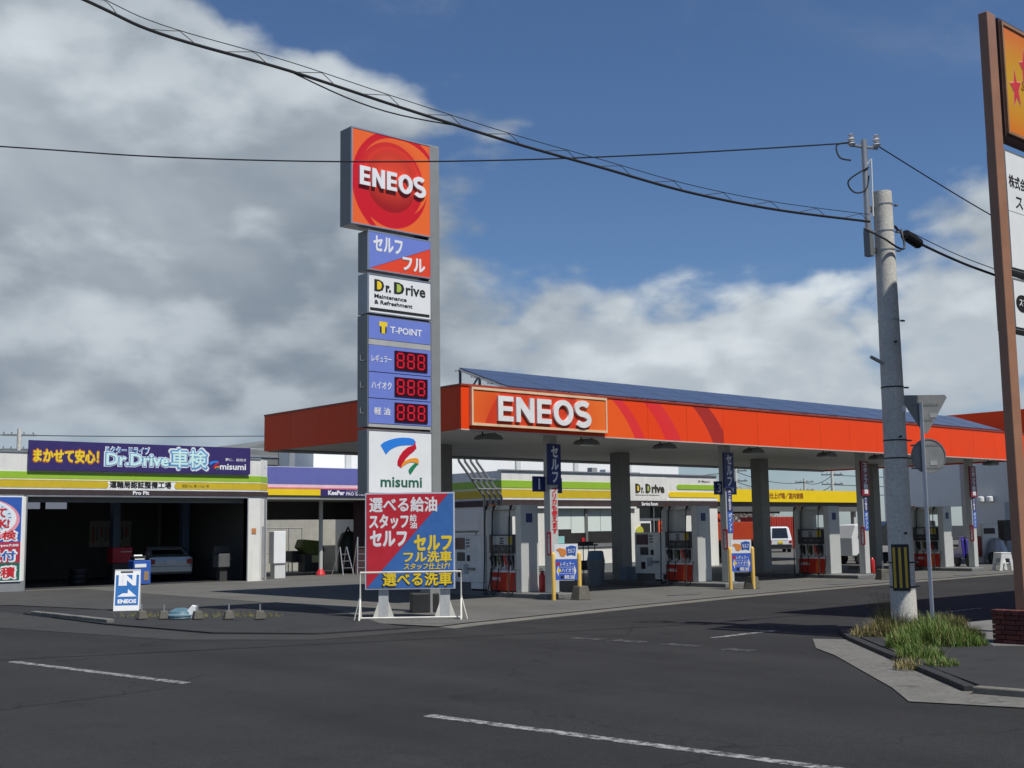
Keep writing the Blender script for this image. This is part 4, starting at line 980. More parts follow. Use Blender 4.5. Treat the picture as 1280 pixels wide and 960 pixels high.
def smooth_path(pts, k=6):
    P = [Vector(p) for p in pts]; out = []
    for i in range(len(P) - 1):
        p0 = P[max(i - 1, 0)]; p1 = P[i]; p2 = P[i + 1]; p3 = P[min(i + 2, len(P) - 1)]
        for s in range(k):
            u = s / k; out.append(0.5 * ((2 * p1) + (-p0 + p2) * u + (2 * p0 - 5 * p1 + 4 * p2 - p3) * u * u + (-p0 + 3 * p1 - 3 * p2 + p3) * u ** 3))
    out.append(P[-1]); return out
pm = pump_master()
PL = ['red and grey fuel pump behind the first blue-signed column, nearest the tall price sign', 'red and grey fuel pump behind the second blue-signed column',
      'red and grey fuel pump left of the first red-signed column', 'red and grey fuel pump partly behind the thin white sign post']
for i, (x, nth) in enumerate(ISL):
    o = pm if i == 0 else copy_tree(pm); o.location = (x, 24.58, .15); o['label'] = PL[i]; o['group'] = 'fuel pumps on the islands'

def terminal_master():
    t = thing('payment_terminal', '', 'payment terminal', (0, 0, 0), -PI / 2)
    PW = mat('terminal white', (.78, .79, .77), .4, dirt=.12)
    B(-.72, .70, 0, .6, .22, 1.50).build('body', PW, t, bevel=.015); B(-.7, .1, .04, .56, 0, .22).build('plinth', mat('terminal plinth', (.12, .12, .12), .6), t); B(.1, .69, .02, .58, .05, .22).build('plinth', PW, t)
    B(-.64, -.14, -.012, 0, 1.12, 1.44).build('screen', mat('dark screen', (.02, .022, .028), .15), t)
    B(-.48, -.14, -.012, 0, .80, 1.04).build('screen', mat('dark keypad panel', (.03, .045, .055), .3), t)
    B(-.04, .08, -.012, 0, .80, .96).build('card_reader', BLKM, t)
    B(-.45, -.28, -.012, 0, .36, .58).build('cash_slot', BLKM, t)
    for z in (1.36, 1.27, 1.18): B(-.08, .06, -.01, 0, z, z + .05).build('label', mat('grey label', (.2, .2, .2), .5), t)
    B(.0, .3, -.05, 0, .56, .62).build('handle', GMET, t)
    B(-.2, .02, -.006, 0, .45, .72).build('notice', mat('faded notice', (.38, .42, .44), .5), t)
    return t
tm = terminal_master()
TL = ['grey white payment terminal behind the first pump, half hidden by the red and blue board', 'grey white payment terminal with dark screens between the thick column and the second pump']
for i in range(2):
    o = tm if i == 0 else copy_tree(tm); o.location = (ISL[i][0] - .0, 26.07 - (.35 if i else 0), .15); o['label'] = TL[i]; o['group'] = 'self-service payment terminals'

# ------------------------------------------------------------------ signs on columns
def col_sign(x, kind, labels):
    y = 23.04; X0, X1 = x - .02, x + .30
    m, word = ((SNAVY, 'セルフ') if kind == 0 else (mat('dark red sign face', (.22, .008, .03), .4), 'スタッフ給油'))
    z0, z1 = (2.95, 4.02) if kind == 0 else (2.78, 3.96)
    t = thing('column_sign', labels[0], 'sign', (x, y, 0))
    B(-.10, .36, -.06, 0, z0, z1).build('panel', m, t, bevel=.005)
    text('lettering', word, (.02, .26, z0 + .07, z1 - .07), -.06, TWHITE, t, .045, vertical=True)
    t = thing('column_strip', labels[1], 'sign', (x, y, 0))
    if kind == 0 and labels[3] == 1:
        text('lettering', 'プリカも使えます', (.05, .25, 1.68, 2.88), 0, TRED, t, .05, vertical=True); B(.03, .27, .0, .004, 1.64, 2.92).build('panel', mat('pale strip', (.34, .33, .32), .5), t)
    else:
        B(.04, .28, -.015, 0, 2.25, z0 - .02).build('panel', SNAVY, t); B(.04, .28, -.015, 0, 1.62, 2.24).build('panel', SBLUE, t)
        text('lettering', 'カード使えます', (.09, .23, 2.28, z0 - .07), -.015, TWHITE, t, .02, vertical=True); text('lettering', 'ポイント', (.09, .23, 1.66, 2.2), -.015, TWHITE, t, .02, vertical=True)
    t = thing('fire_notice', labels[2], 'sign', (x - .012, 23.16, 0), -PI / 2)
    B(-.0, .16, -.02, .0, 1.12, 1.72).build('panel', SRED, t); text('lettering', '火気厳禁', (.04, .125, 1.16, 1.68), -.02, TWHITE, t, .045, vertical=True)
CN = ['first', 'second', 'third', 'fourth']
for i, x in enumerate((21.36, 28.56, 35.86, 43.2)):
    c = ('navy', 'navy', 'dark red', 'dark red')[i]
    col_sign(x, 0 if i < 2 else 1, ('%s hanging sign with white katakana on the %s front column from the left' % (c, CN[i]),
             ('strip of vertical red characters' if i == 0 else 'blue strip of vertical white characters') + ' on the %s front column' % CN[i],
             'small red fire warning plate on the side of the %s front column' % CN[i], i + 1))
def lane_no(n, x, y, z):
    o = thing('lane_number', 'square navy plate with lane number %d in white' % n, 'sign', (x, y, z))
    o['label'] = ['square navy plate with a white 1 left of the first column', 'square navy plate with a white 2 right of the first column', 'square navy plate with a white 3 left of the second column', 'square navy plate with a white 4 right of the second column'][n - 1]
    B(-.22, .22, -.03, 0, -.2, .2).build('panel', SNAVY, o); text('lettering', str(n), (-.1, .1, -.14, .14), -.03, TWHITE, o, .015, fit=False)
for n, px, py in ((1, 673, 605), (2, 694, 607), (3, 898, 610), (4, 914, 610)):
    p = at_y(px, py, 23.2); lane_no(n, p.x, 23.2, p.z)

for k, x in enumerate((24.5, 31.8, 39.2)):
    g = thing('drain_grate', 'steel drain grate in the forecourt between the %s islands' % ('first and second', 'second and third', 'third and fourth')[k], 'drain', (x, 21.3, .02))
    B(-.5, .5, -.16, .16, 0, .006).build('tray', BLKM, g)
    for j in range(12): B(-.48 + j * .083, -.44 + j * .083, -.15, .15, .006, .012).build('bar', GALV, g)
# barrier boards with two yellow posts
def barrier(x, y, rz, label):
    t = thing('lane_board', label, 'sign', (x, y, .02), rz, 'price boards between yellow posts')
    for s in (-.33, .33): MB().lathe([(.052, 0), (.055, 1.12), (.045, 1.17), (.02, 1.2)], (s, 0, 0), 14).build('post', YPOST, t, smooth=True)
    B(-.30, .30, -.02, .02, 1.02, 1.40).build('panel', SWHITE, t); B(-.28, .28, -.02, .02, .50, 1.018).build('panel', mat('blue board', (.05, .13, .55), .4), t)
    MB().prism([(-.26, 1.26), (-.16, 1.3), (-.02, 1.27), (.03, 1.17), (-.06, 1.08), (-.15, 1.1), (-.18, 1.2)], -.026, -.02).build('mascot_patch', mat('orange patch', (.7, .25, .05), .5), t)
    MB().prism([(.0, 1.32), (.14, 1.36), (.26, 1.33), (.24, 1.1), (.12, 1.13), (.02, 1.1)], -.026, -.02).build('flag_patch', SBLUE, t)
    text('lettering', 'セルフ', (.04, .22, 1.17, 1.28), -.026, TWHITE, t, .03)
    for s, z, a in (('レギュラー', .90, -.15), ('ハイオク', .74, -.12), ('軽油', .57, -.05)):
        text('lettering', s, (a, .2, z - .05, z + .05), -.02, TWHITE, t, .02)
        MB().cyl((a - .06, -.024, z), (a - .06, -.02, z), .045, n=12).build('dot', {.90: SRED, .74: TYEL, .57: TBLK}[z], t)
        B(-.2, .2, -.023, -.02, z - .085, z - .078).build('rule', TWHITE, t)
    for s in (-1, 1): MB().prism([(s * .25, .72), (s * .20, .88), (s * .20, .58)], -.024, -.02).build('arrow', TWHITE, t)
g1 = gnd(706, 750); barrier(21.1, 22.2, -.64, 'blue and white fuel price board between yellow posts before the first pump island')
g2 = gnd(930, 737); barrier(27.62, 21.8, -.64, 'blue and white fuel price board between yellow posts before the second pump island')
def block_base(x, y, label, s=1.0):
    t = thing('weight_block', label, 'concrete block', (x, y, .0), random.uniform(-.6, .2), 'concrete weight blocks with poles')
    MB().add([(-.21 * s, -.17 * s, .02), (.21 * s, -.17 * s, .02), (.21 * s, .17 * s, .02), (-.21 * s, .17 * s, .02), (-.15 * s, -.12 * s, .36 * s), (.15 * s, -.12 * s, .36 * s), (.15 * s, .12 * s, .36 * s), (-.15 * s, .12 * s, .36 * s)],
             [(0, 3, 2, 1), (4, 5, 6, 7), (0, 1, 5, 4), (1, 2, 6, 5), (2, 3, 7, 6), (3, 0, 4, 7)]).build('block', concrete('block concrete', (.13, .12, .10), 4, 40), t, bevel=.015)
    MB().cyl((0, 0, .34 * s), (0, 0, .62 * s), .018, n=8).build('pole', ALU, t)
block_base(21.4, 22.0, 'concrete block with a stub pole under the first blue price board')
block_base(28.0, 21.75, 'concrete block with a stub pole under the second blue price board')
block_base(34.9, 21.8, 'concrete block with a stub pole before the third pump island')

def extinguisher(x, y, label):
    t = thing('fire_extinguisher', label, 'fire extinguisher', (x, y, .15), group='fire extinguishers by the columns')
    MB().lathe([(.08, 0), (.085, .04), (.085, .42), (.05, .5), (.025, .53)], n=16).build('cylinder', mat('extinguisher red', (.45, .02, .02), .3), t, smooth=True)
    MB().box(-.07, .05, -.015, .015, .53, .56).box(-.1, .02, -.012, .012, .59, .61).build('handle', BLKM, t)
    MB().tube([(.03, -.02, .55), (.12, -.04, .45), (.11, -.05, .12)], .012, 6).build('hose', BLKR, t)
extinguisher(21.62 - .05, 23.62, 'red fire extinguisher between the first pump and its column')
extinguisher(36.35, 23.1, 'red fire extinguisher right of the third front column')

# bin, table frame, blue tub, cart under canopy
bn = thing('waste_bin', 'grey waste bin with blue top under a black frame behind the first island', 'bin', (26.95, 27.0, .02))
MB().lathe([(.24, 0), (.29, .78), (.29, .8)], n=20).build('drum', mat('grey bin plastic', (.2, .22, .24), .5), bn, smooth=True); MB().lathe([(.28, .8), (.24, 1.05), (.2, 1.08)], n=20).build('lid', mat('blue bin lid', (.10, .2, .3), .5), bn, smooth=True)
sf = thing('squeegee_stand', 'black metal wash stand with a flat top beside the waste bin', 'stand', (27.5, 28.0, .02))
B(-.36, .36, -.2, .2, 1.22, 1.27).build('top', BLKM, sf); B(-.2, .2, -.15, .15, 1.27, 1.36).build('top_tray', BLKM, sf)
for a in (-.26, .26):
    for b_ in (-.15, .15): MB().tube([(a, b_, 0), (a, b_, 1.22)], .016, 6).build('leg', BLKM, sf)
B(-.4, .4, -.2, .2, .45, .75).build('bucket', mat('dark bucket', (.03, .04, .05), .5), sf)
tb = B(-.22, .22, -.18, .18, 0, .55).build('blue_tub', mat('faded blue tub', (.16, .22, .28), .5), None, (28.35, 26.95, .02), bevel=.03); tag(tb, 'faded blue box against the thick column of the second island', 'box')
rb = B(-.4, .4, -.25, .25, 0, .55).build('dark_red_box', mat('dark maroon box', (.09, .012, .015), .5), None, (36.9, 29.5, .02), bevel=.03); tag(rb, 'dark maroon box at the foot of the thick third column', 'box')
st = thing('white_stool', 'white plastic step stool standing alone right of the last pump', 'stool', (43.9, 22.3, .02), -.6)
for s in (-1, 1):
    MB().prism([(-.3, 0), (-.18, 0), (-.12, .45), (.12, .45), (.18, 0), (.3, 0), (.19, .62), (-.19, .62)], s * .26 - .03, s * .26 + .03).build('side_frame', mat('white plastic', (.7, .7, .68), .4), st)
B(-.2, .2, -.29, .29, .62, .67).build('seat', mat('white plastic', (.7, .7, .68), .4), st, bevel=.02); B(-.22, .22, -.24, .24, .25, .29).build('step', mat('white plastic', (.7, .7, .68), .4), st)

# ------------------------------------------------------------------ vehicles and clutter behind the canopy
car_rear((at_y(976, 690, 49.6).x, 49.6, 0), -.75, 'white_suv', 'white compact off-roader with black rear bumper and yellow plate beyond the yellow shelter', mat('white car paint', (.72, .73, .74), .3, var=.03, coat=.5), 1.6, 1.75, 3.4, 'car', True)
ct = thing('crane_truck', 'dark red truck body with a slanted crane arm under the yellow shelter', 'truck', (52.0, 43.0, 0))
B(-.4, 4.6, 0, 2.0, .75, 2.05).build('cargo_body', mat('dark red truck body', (.42, .045, .012), .5, var=.15), ct, bevel=.03)
B(-.4, 4.6, .1, 1.9, .55, .75).build('chassis', BLKM, ct)
MB().add([(-.2, .5, 3.3), (.25, .5, 3.3), (2.2, .5, 2.05), (1.6, .5, 2.05), (-.2, .9, 3.3), (.25, .9, 3.3), (2.2, .9, 2.05), (1.6, .9, 2.05)], [(0, 3, 2, 1), (4, 5, 6, 7), (0, 1, 5, 4), (1, 2, 6, 5), (2, 3, 7, 6), (3, 0, 4, 7)]).build('crane_arm', mat('orange crane arm', (.5, .08, .02), .5), ct)
for x in (.4, 3.6): MB().cyl((x, -.02, .45), (x, .3, .45), .45, n=18).build('wheel', BLKR, ct)
cn = thing('red_container', 'dark red shipping container standing behind the white off-roader', 'container', (at_y(978, 690, 57).x, 57, 0))
B(-2, 4.5, 0, 2.4, .1, 2.5).build('box', mat('container red', (.35, .03, .015), .6, var=.15), cn)
for k in range(20): B(-1.9 + k * .32, -1.78 + k * .32, -.04, 0, .2, 2.4).build('rib', mat('container red', (.35, .03, .015), .6), cn)
kt = thing('kei_truck', 'white small truck cab seen behind the third front column', 'truck', (at_y(1068, 690, 31.5).x, 31.5, 0), -.3)
MB().prism([(-.7, .4), (-.7, 1.2), (-.45, 1.8), (.9, 1.85), (.9, .4)], -.7, .7).build('cab', mat('white truck paint', (.65, .66, .66), .35, var=.04), kt, bevel=.04)
MB().prism([(-.35, 1.2), (-.28, 1.65), (.25, 1.65), (.25, 1.2)], -.72, -.70).build('side_window', WINGL, kt); B(.95, 2.8, -.7, .7, .55, .8).build('bed', mat('truck bed grey', (.3, .3, .3), .5), kt)
for x in (-.2, 2.2):
    for y in (-.72, .55): MB().cyl((x, y, .28), (x, y + .16, .28), .28, n=16).build('wheel', BLKR, kt)
vn = thing('dark_van', 'black van with bright edges right of the thick fourth column', 'van', (at_y(1120, 690, 32.5).x, 32.5, 0), -.4)
MB().prism([(-1.6, .35), (-1.7, 1.0), (-1.2, 1.75), (-.8, 1.95), (1.8, 1.95), (1.9, .35)], -.8, .8).build('body', mat('black car paint', (.02, .022, .025), .2, coat=.6), vn, bevel=.05)
B(-.9, 1.6, -.815, -.8, 1.2, 1.7).build('side_window', WINGL, vn)
for x in (-1.0, 1.2):
    for y in (-.83, .66): MB().cyl((x, y, .32), (x, y + .17, .32), .32, n=16).build('wheel', BLKR, vn)
mcx = thing('scooter', 'motor scooter with a violet blue fairing parked by the last front column', 'motorcycle', (at_y(1205, 700, 25.6).x, 25.6, .02), .9)
MB().prism([(-.35, .35), (-.2, 1.15), (.05, 1.2), (.15, .8), (.7, .75), (.75, .35)], -.16, .16).build('fairing', mat('violet blue fairing', (.05, .03, .35), .25, coat=.5), mcx, bevel=.05)
for x in (-.5, .65): MB().cyl((x, -.06, .27), (x, .06, .27), .27, n=18).build('wheel', BLKR, mcx)
MB().tube([(-.5, 0, .27), (-.3, 0, .95), (-.22, 0, 1.25)], .03, 6).tube([(-.22, -.3, 1.22), (-.22, .3, 1.22)], .02, 6).build('fork', BLKM, mcx); B(.1, .75, -.14, .14, .8, .9).build('seat', BLKR, mcx, bevel=.03)
rp = thing('air_machine', 'grey wash control post with a red side under the right end of the canopy', 'machine', (at_y(1233, 700, 27).x, 27, .02), -.4)
B(-.4, .5, -.3, .3, .0, 1.75).build('body', PUMPG, rp, bevel=.04); B(-.3, .3, -.315, -.3, 1.3, 1.55).build('display', BLKM, rp); B(-.55, -.4, -.2, .2, .3, 1.2).build('side_panel', mat('dull red side', (.3, .02, .02), .4), rp)
rp2 = thing('black_post_machine', 'tall black box on a post at the right end of the forecourt', 'machine', (at_y(1259, 700, 27.5).x, 27.5, .02), -.4); B(-.25, .25, -.2, .2, .95, 1.9).build('box', BLKM, rp2); B(-.06, .06, -.06, .06, 0, .95).build('post', GMET, rp2)
silv = thing('covered_motorcycle', 'motorcycle under a crumpled silver cover near the white stool', 'motorcycle', (at_y(1247, 700, 26.5).x, 26.5, .02))
MB().lathe([(.5, 0.25), (.46, .55), (.3, .98), (.12, 1.1)], n=9).build('cover', mat('silver cover', (.4, .41, .42), .4, .3), silv); MB().cyl((-.5, -.05, .25), (-.5, .05, .25), .25).build('wheel', BLKR, silv)

# second canopy at the far right, dark red -X face
c2 = thing('second_canopy', 'orange red canopy roof rising behind the right end of the solar panels', 'canopy', (50, 22.5, 0))
B(0, 20, 0, 5.2, 5.4, 6.62).build('fascia', ORANGE, c2); B(.3, .7, .5, .9, 0, 5.4).build('column', COLM, c2); B(.3, .7, 4.4, 4.8, 0, 5.4).build('column', COLM, c2)
B(.02, 19.98, .05, 5.15, 5.3, 5.4).build('soffit', SOFF, c2)

# far trees and hill
def tree(loc, h, r, label, col):
    t = thing('broadleaf_tree', label, 'tree', loc, group='trees behind the yellow shelter')
    tr = MB().cyl((0, 0, 0), (0.1, 0, h * .55), .22, .12, 8)
    for k in range(5):
        a = k * 1.3; tr.cyl((0.1, 0, h * .4), (math.cos(a) * r * .6, math.sin(a) * r * .6, h * .8), .07, .03, 5)
    tr.build('trunk', mat('bark', (.10, .08, .06), .9), t)
    vs = []; fs = []; rng = random.Random(hash(label) % 1000)
    cl = [(rng.gauss(0, .45) * r, rng.gauss(0, .45) * r, h * .72 + rng.gauss(0, .16) * h, rng.uniform(.3, .55) * r) for _ in range(22)]
    for _ in range(5200):
        cx, cy, cz, cr_ = rng.choice(cl); v = Vector((rng.gauss(0, 1), rng.gauss(0, 1), rng.gauss(0, .8))).normalized() * cr_ * rng.uniform(.6, 1)
        c = Vector((cx, cy, cz)) + v; u = Vector((rng.gauss(0, 1), rng.gauss(0, 1), rng.gauss(0, 1))).normalized() * .12; w = u.orthogonal().normalized() * .07
        o = len(vs); vs += [c - u, c + w, c + u, c - w]; fs.append((o, o + 1, o + 2, o + 3))
    MB().add(vs, fs).build('crown', col, t)
FOL = mat('dusty blossom foliage', (.26, .21, .19), .8, var=.5, scale=2.5)
tree((76, 66, 0), 4.3, 3.0, 'pinkish grey tree just left of the white off-roader', FOL)
tree((83, 68, 0), 4.5, 3.4, 'pinkish grey tree above the white off-roader', FOL)
tree((90, 70, 0), 4.4, 3.2, 'pinkish grey tree right of the white off-roader', FOL)

def far_pole(px, ytop, dist, label, arms=2):
    r = ray(px, 660); b = EYE + r * (dist / math.hypot(r.x, r.y)); rt = ray(px, ytop); h = (EYE + rt * (dist / math.hypot(rt.x, rt.y))).z; b.z = 0
    t = thing('far_utility_pole', label, 'utility pole', (b.x, b.y, 0), math.atan2(r.y, r.x) + PI / 2, 'distant utility poles')
    MB().cyl((0, 0, 0), (0, 0, h), .22, .14, 8).build('pole', POLEC, t)
    for k in range(arms): MB().box(-1.1, 1.1, -.06, .06, h - .5 - k * 1.0, h - .38 - k * 1.0).build('crossarm', GMET, t)
    for k in range(arms):
        for s in (-.9, -.3, .5, 1.0): MB().cyl((s, 0, h - .38 - k), (s, 0, h - .22 - k), .05, n=6).build('insulator', GALV, t)
    MB().lathe([(.3, 0), (.3, .8)], (.45, 0, h - 3.2), 10).build('transformer', GMET, t)
    return b, h
far = [far_pole(1043, 588, 130, 'distant utility pole with transformer above the yellow shelter right end', 2), far_pole(1008, 598, 150, 'thin distant utility pole above the middle of the yellow shelter', 2), far_pole(922, 583, 120, 'distant utility pole beside the second front column', 2), far_pole(20, 536, 90, 'distant utility pole above the garage parapet at the left edge', 3)]
def wire(name, label, pts, r, grp=None):
    o = MB().tube(pts, r, 6).build(name, WIRE); tag(o, label, 'cable', grp); return o
k = 0
for (bz, names) in ((0.5, 'top'), (1.5, 'middle'), (2.4, 'lower')):
    pts = []
    P = [Vector((far[2][0].x - 6, far[2][0].y + 22, far[2][1] - bz)), Vector((far[2][0].x, far[2][0].y, far[2][1] - bz)), Vector((far[1][0].x, far[1][0].y, far[1][1] - bz)), Vector((far[0][0].x, far[0][0].y, far[0][1] - bz)), Vector((far[0][0].x + 50, far[0][0].y - 20, far[0][1] - bz))]
    for a, b in zip(P, P[1:]):
        for s in range(8): u = s / 8; q = a.lerp(b, u); q.z -= 2.0 * u * (1 - u); pts.append(q)
    pts.append(P[-1]); wire('far_power_line', '%s distant power line strung above the yellow shelter' % names, pts, .035, 'distant power lines')
for i, bz in enumerate((.45, 1.45, 2.4)):
    b, h = far[3]; side = Vector((b.y, -b.x, 0)).normalized()
    pts = [b + side * s + Vector((0, 0, h - bz + .3 * (s / 20) ** 2)) for s in (-20, -10, -4, 0, 4, 10, 20, 40)]
    wire('far_power_line', '%s distant power line above the garage parapet at the left edge' % ('top', 'middle', 'lowest')[i], pts, .03, 'distant power lines')

# ------------------------------------------------------------------ pylon price sign
def pylon():
    t = thing('price_pylon', 'tall grey price sign pylon stacked with round red emblem, price and logo panels', 'price sign', (14.4, 21.2, 0))
    c = B(1.68, 2.0, .05, .42, 0, 10.6).build('column', GMETL, t, bevel=.015)
    for z in (8.36, 7.36, 6.42): B(1.45, 1.72, .06, .3, z - .05, z + .02).build('bracket', BLKM, t)
    def panel(nm, x0, x1, z0, z1, m, d=.36, fr=GMET):
        cs = B(x0 - .02, x1 + .02, -.02, d, z0 - .03, z1 + .03).build('casing', fr, t)
        for b in ((x0 - .025, x1 + .025, -.04, -.0, z1, z1 + .03), (x0 - .025, x1 + .025, -.04, 0, z0 - .03, z0), (x0 - .025, x0, -.04, 0, z0, z1), (x1, x1 + .025, -.04, 0, z0, z1)): B(*b).build('frame', ALU, cs)
        f = B(x0, x1, -.032, -.02, z0, z1).build(nm, m, t); return f
    # round emblem
    R0 = 1.0
    og = (.86, .15, .028); rdd = (.62, .012, .022)
    m = disc_print('red orange swirl emblem print', (.85, .14, .03), [
        (.16, -.05, 1.22, 1.25, rdd, .008), (.30, -.16, 1.08, 1.18, og, .008),
        (-.02, .0, .99, 1.03, rdd, .008), (.09, .13, .92, .89, og, .008), (-.02, .02, .88, .89, rdd, .01),
        (.02, .10, .76, .70, (.74, .04, .02), .02), (-.0, -.02, .74, .78, (.62, .014, .02), .01), (-.02, .0, .66, .68, (.36, .012, .012), .02), (.0, .24, .62, .55, (.70, .06, .025), .5)])
    o = panel('emblem_panel', -.43, 1.66, 8.42, 10.52, m, .42)
    # shift print origin to the panel centre
    me = o.data
    for v in me.vertices: v.co.x -= .615; v.co.z -= 9.47
    o.location = (.615, 0, 9.47)
    bold_word(t, -.27, 1.50, 9.28, 9.70, -.032, .05, TWHITE)
    # self / full
    o = panel('face', 0, 1.66, 7.46, 8.28, SORR); MB().prism([(0.002, 7.46), (0.002, 8.278), (1.658, 8.278), (1.658, 8.12)], -.037, -.032).build('blue_corner', SPERI, t)
    text('lettering', 'セルフ', (.12, .88, 7.88, 8.20), -.037, TWHITE, t, .04); text('lettering', 'フル', (.9, 1.5, 7.55, 7.84), -.037, TWHITE, t, .04)
    # service name
    panel('face', 0, 1.66, 6.51, 7.33, SWHITE, .36, mat('pale casing', (.42, .43, .43), .5))
    for s, a, b, z0, z1, off in (('D', .14, .40, 6.98, 7.24, .09), ('r.', .44, .58, 6.98, 7.14, .06), ('D', .66, .94, 6.98, 7.24, .09), ('rive', .98, 1.52, 6.98, 7.22, .02)):
        text('lettering', s, (a, b, z0, z1), -.032, TBLK, t, off)
    for x, mm in ((.235, TYEL), (.76, mat('lime core', (.45, .55, .1), .4))):
        MB().prism([(x - .03, 7.02), (x + .02, 7.02)] + arcpts(x + .02, 7.11, .075, .09, -90, 90, 8) + [(x - .03, 7.20)], -.044, -.032).build('letter_core', mm, t)
    text('lettering', 'Maintenance', (.14, 1.0, 6.83, 6.92), -.032, TBLK, t, .02); text('lettering', '& Refreshment', (.14, 1.16, 6.70, 6.79), -.032, TBLK, t, .02)
    B(.03, 1.63, -.038, -.032, 6.55, 6.61).build('rule', TBLK, t)
    # prices
    B(-.03, 1.70, -.015, .36, 4.02, 6.45).build('casing', GMET, t)
    B(0, 1.66, -.03, -.015, 5.93, 6.42).build('face', SPERI, t); B(0, 1.66, -.024, -.015, 5.80, 5.925).build('divider', mat('divider grey', (.42, .42, .40), .5), t)
    text('lettering', 'T-POINT', (.56, 1.42, 6.09, 6.24), -.03, TWHITE, t, .02)
    B(.27, .48, -.036, -.03, 6.22, 6.32).build('mark', TYEL, t); B(.33, .42, -.038, -.03, 6.06, 6.22).build('mark', TYEL, t); B(.29, .33, -.035, -.03, 6.08, 6.2).build('mark', TBLK, t); B(.42, .46, -.035, -.03, 6.08, 6.2).build('mark', TBLK, t)
    for k, (s, z0, z1) in enumerate((('レギュラー', 5.22, 5.79), ('ハイオク', 4.65, 5.20), ('軽 油', 4.10, 4.63))):
        B(0, 1.66, -.03, -.015, z0, z1).build('face', SPERI, t)
        zc = (z0 + z1) / 2
        text('lettering', s, (.07 if k < 2 else .14, .59 if k < 2 else .55, zc - .08, zc + .08), -.03, TWHITE, t, .015)
        d = B(.67, 1.56, -.05, -.03, zc - .21, zc + .21).build('display', DRKR, t)
        for j in range(3):
            x = .72 + j * .28; w_, q = .20, .035; mb = MB(); y0, y1 = -.056, -.05; a, b = zc - .17, zc + .17
            for z in (a, zc - q / 2, b - q): mb.box(x + q * .9, x + w_ - q * .9, y0, y1, z, z + q)
            for xx in (x, x + w_ - q):
                mb.box(xx, xx + q, y0, y1, a + q * .9, zc - q * .5); mb.box(xx, xx + q, y0, y1, zc + q * .5, b - q * .9)
            mb.build('digit', LEDR, d)
        MB().box(-.06, -.03, .1, .22, zc - .06, zc - .04).box(-.06, -.04, .2, .22, zc - .06, zc + .08).build('hinge', GALV, t)
    B(0, 1.66, -.022, -.015, 4.02, 4.09).build('divider', mat('divider grey', (.42, .42, .40), .5), t)
    # logo
    panel('face', 0, 1.66, 2.62, 3.94, SWHITE, .36, GMET)
    swoosh(t, .30, 1.32, 3.02, 3.82, -.032); text('lettering', 'misumi', (.30, 1.40, 2.74, 2.96), -.032, TGRN, t, .02)
pylon()

# ------------------------------------------------------------------ red and blue board, faces the camera
def board():
    c = gnd(514, 770); t = thing('notice_board', 'square red and blue board with white and yellow lettering before the pylon', 'sign', (14.92, 20.41, 0), -.70)
    w = 1.87; h0, h1 = .60, 2.60; x0, x1 = -w / 2, w / 2
    y = 0
    B(x0, x1, 0, .05, h0, h1).build('frame', mat('pale board frame', (.6, .62, .68), .45, .2), t)
    MB().prism([(x0 + .03, h0 + .03), (x1 - .03, h0 + .03), (x1 - .03, h1 - .03), (x0 + .03, h1 - .03)], -.008, 0).build('blue_face', mat('board blue', (.045, .15, .42), .45), t)
    MB().prism([(x0 + .03, h0 + .03), (x1 - .13, h1 - .03), (x0 + .03, h1 - .03)], -.012, -.008).build('red_face', mat('board red', (.55, .02, .035), .45), t)
    Z = lambda f: h1 - f * (h1 - h0); Xf = lambda f: x0 + f * w
    def tt(s, a, b, c_, d, m, off, ol=None, sh=0):
        yy = -.012
        if ol: text('lettering', s, (Xf(a) - .015, Xf(b) + .015, Z(d) - .015, Z(c_) + .015), yy, ol, t, off + .03, .003, shear=sh); yy -= .003
        text('lettering', s, (Xf(a), Xf(b), Z(d), Z(c_)), yy, m, t, off, .004, shear=sh)
    tt('選べる給油', .05, .80, .05, .20, TWHITE, .03); tt('スタッフ', .05, .48, .23, .37, TWHITE, .045); tt('セルフ', .06, .46, .40, .55, TWHITE, .05)
    tt('給', .50, .575, .23, .30, TWHITE, .03); tt('油', .50, .575, .305, .375, TWHITE, .03)
    tt('セルフ', .55, .96, .45, .60, TYEL, .05); tt('フル洗車', .43, .96, .615, .725, TYEL, .035); tt('スタッフ仕上げ！', .43, .94, .735, .80, TYEL, .025, None, .15)
    tt('選べる洗車', .20, .96, .83, .965, TYEL, .03, TBLK)
    for x in (-.66, .62):
        p = B(x, x + .20, .055, .2, .0, h0 + 1.6).build('post', mat('pale grey post', (.50, .51, .50), .5, dirt=.3), t)
        for s in (-1, 1): MB().add([(x + .1 + s * .1, .06, .36), (x + .1 + s * .22, .06, 0.02), (x + .1 + s * .1, .06, 0.02), (x + .1 + s * .1, .08, .36), (x + .1 + s * .22, .08, 0.02), (x + .1 + s * .1, .08, 0.02)], [(0, 1, 2), (5, 4, 3), (0, 3, 4, 1), (1, 4, 5, 2), (2, 5, 3, 0)]).build('gusset', STEELW, p)
board()
fr_ = thing('barrier_frame', 'thin cream tube barrier standing in front of the red and blue board', 'barrier', (14.56, 19.9, 0), -.70)
hw = 1.02
MB().tube([(-hw, 0, .04), (-hw, 0, .97), (hw, 0, .97), (hw, 0, .04)], .022, 6).build('frame', STEELW, fr_); MB().tube([(-hw, -.0, .06), (hw, 0, .06)], .02, 6).build('bottom_rail', STEELW, fr_)
for s in (-1, 1): MB().tube([(s * hw, -.22, .02), (s * hw, 0, .45), (s * hw, .22, .02)], .018, 6).tube([(s * (hw + .12), 0, .02), (s * hw, 0, .5)], .015, 5).build('stay', STEELW, fr_)
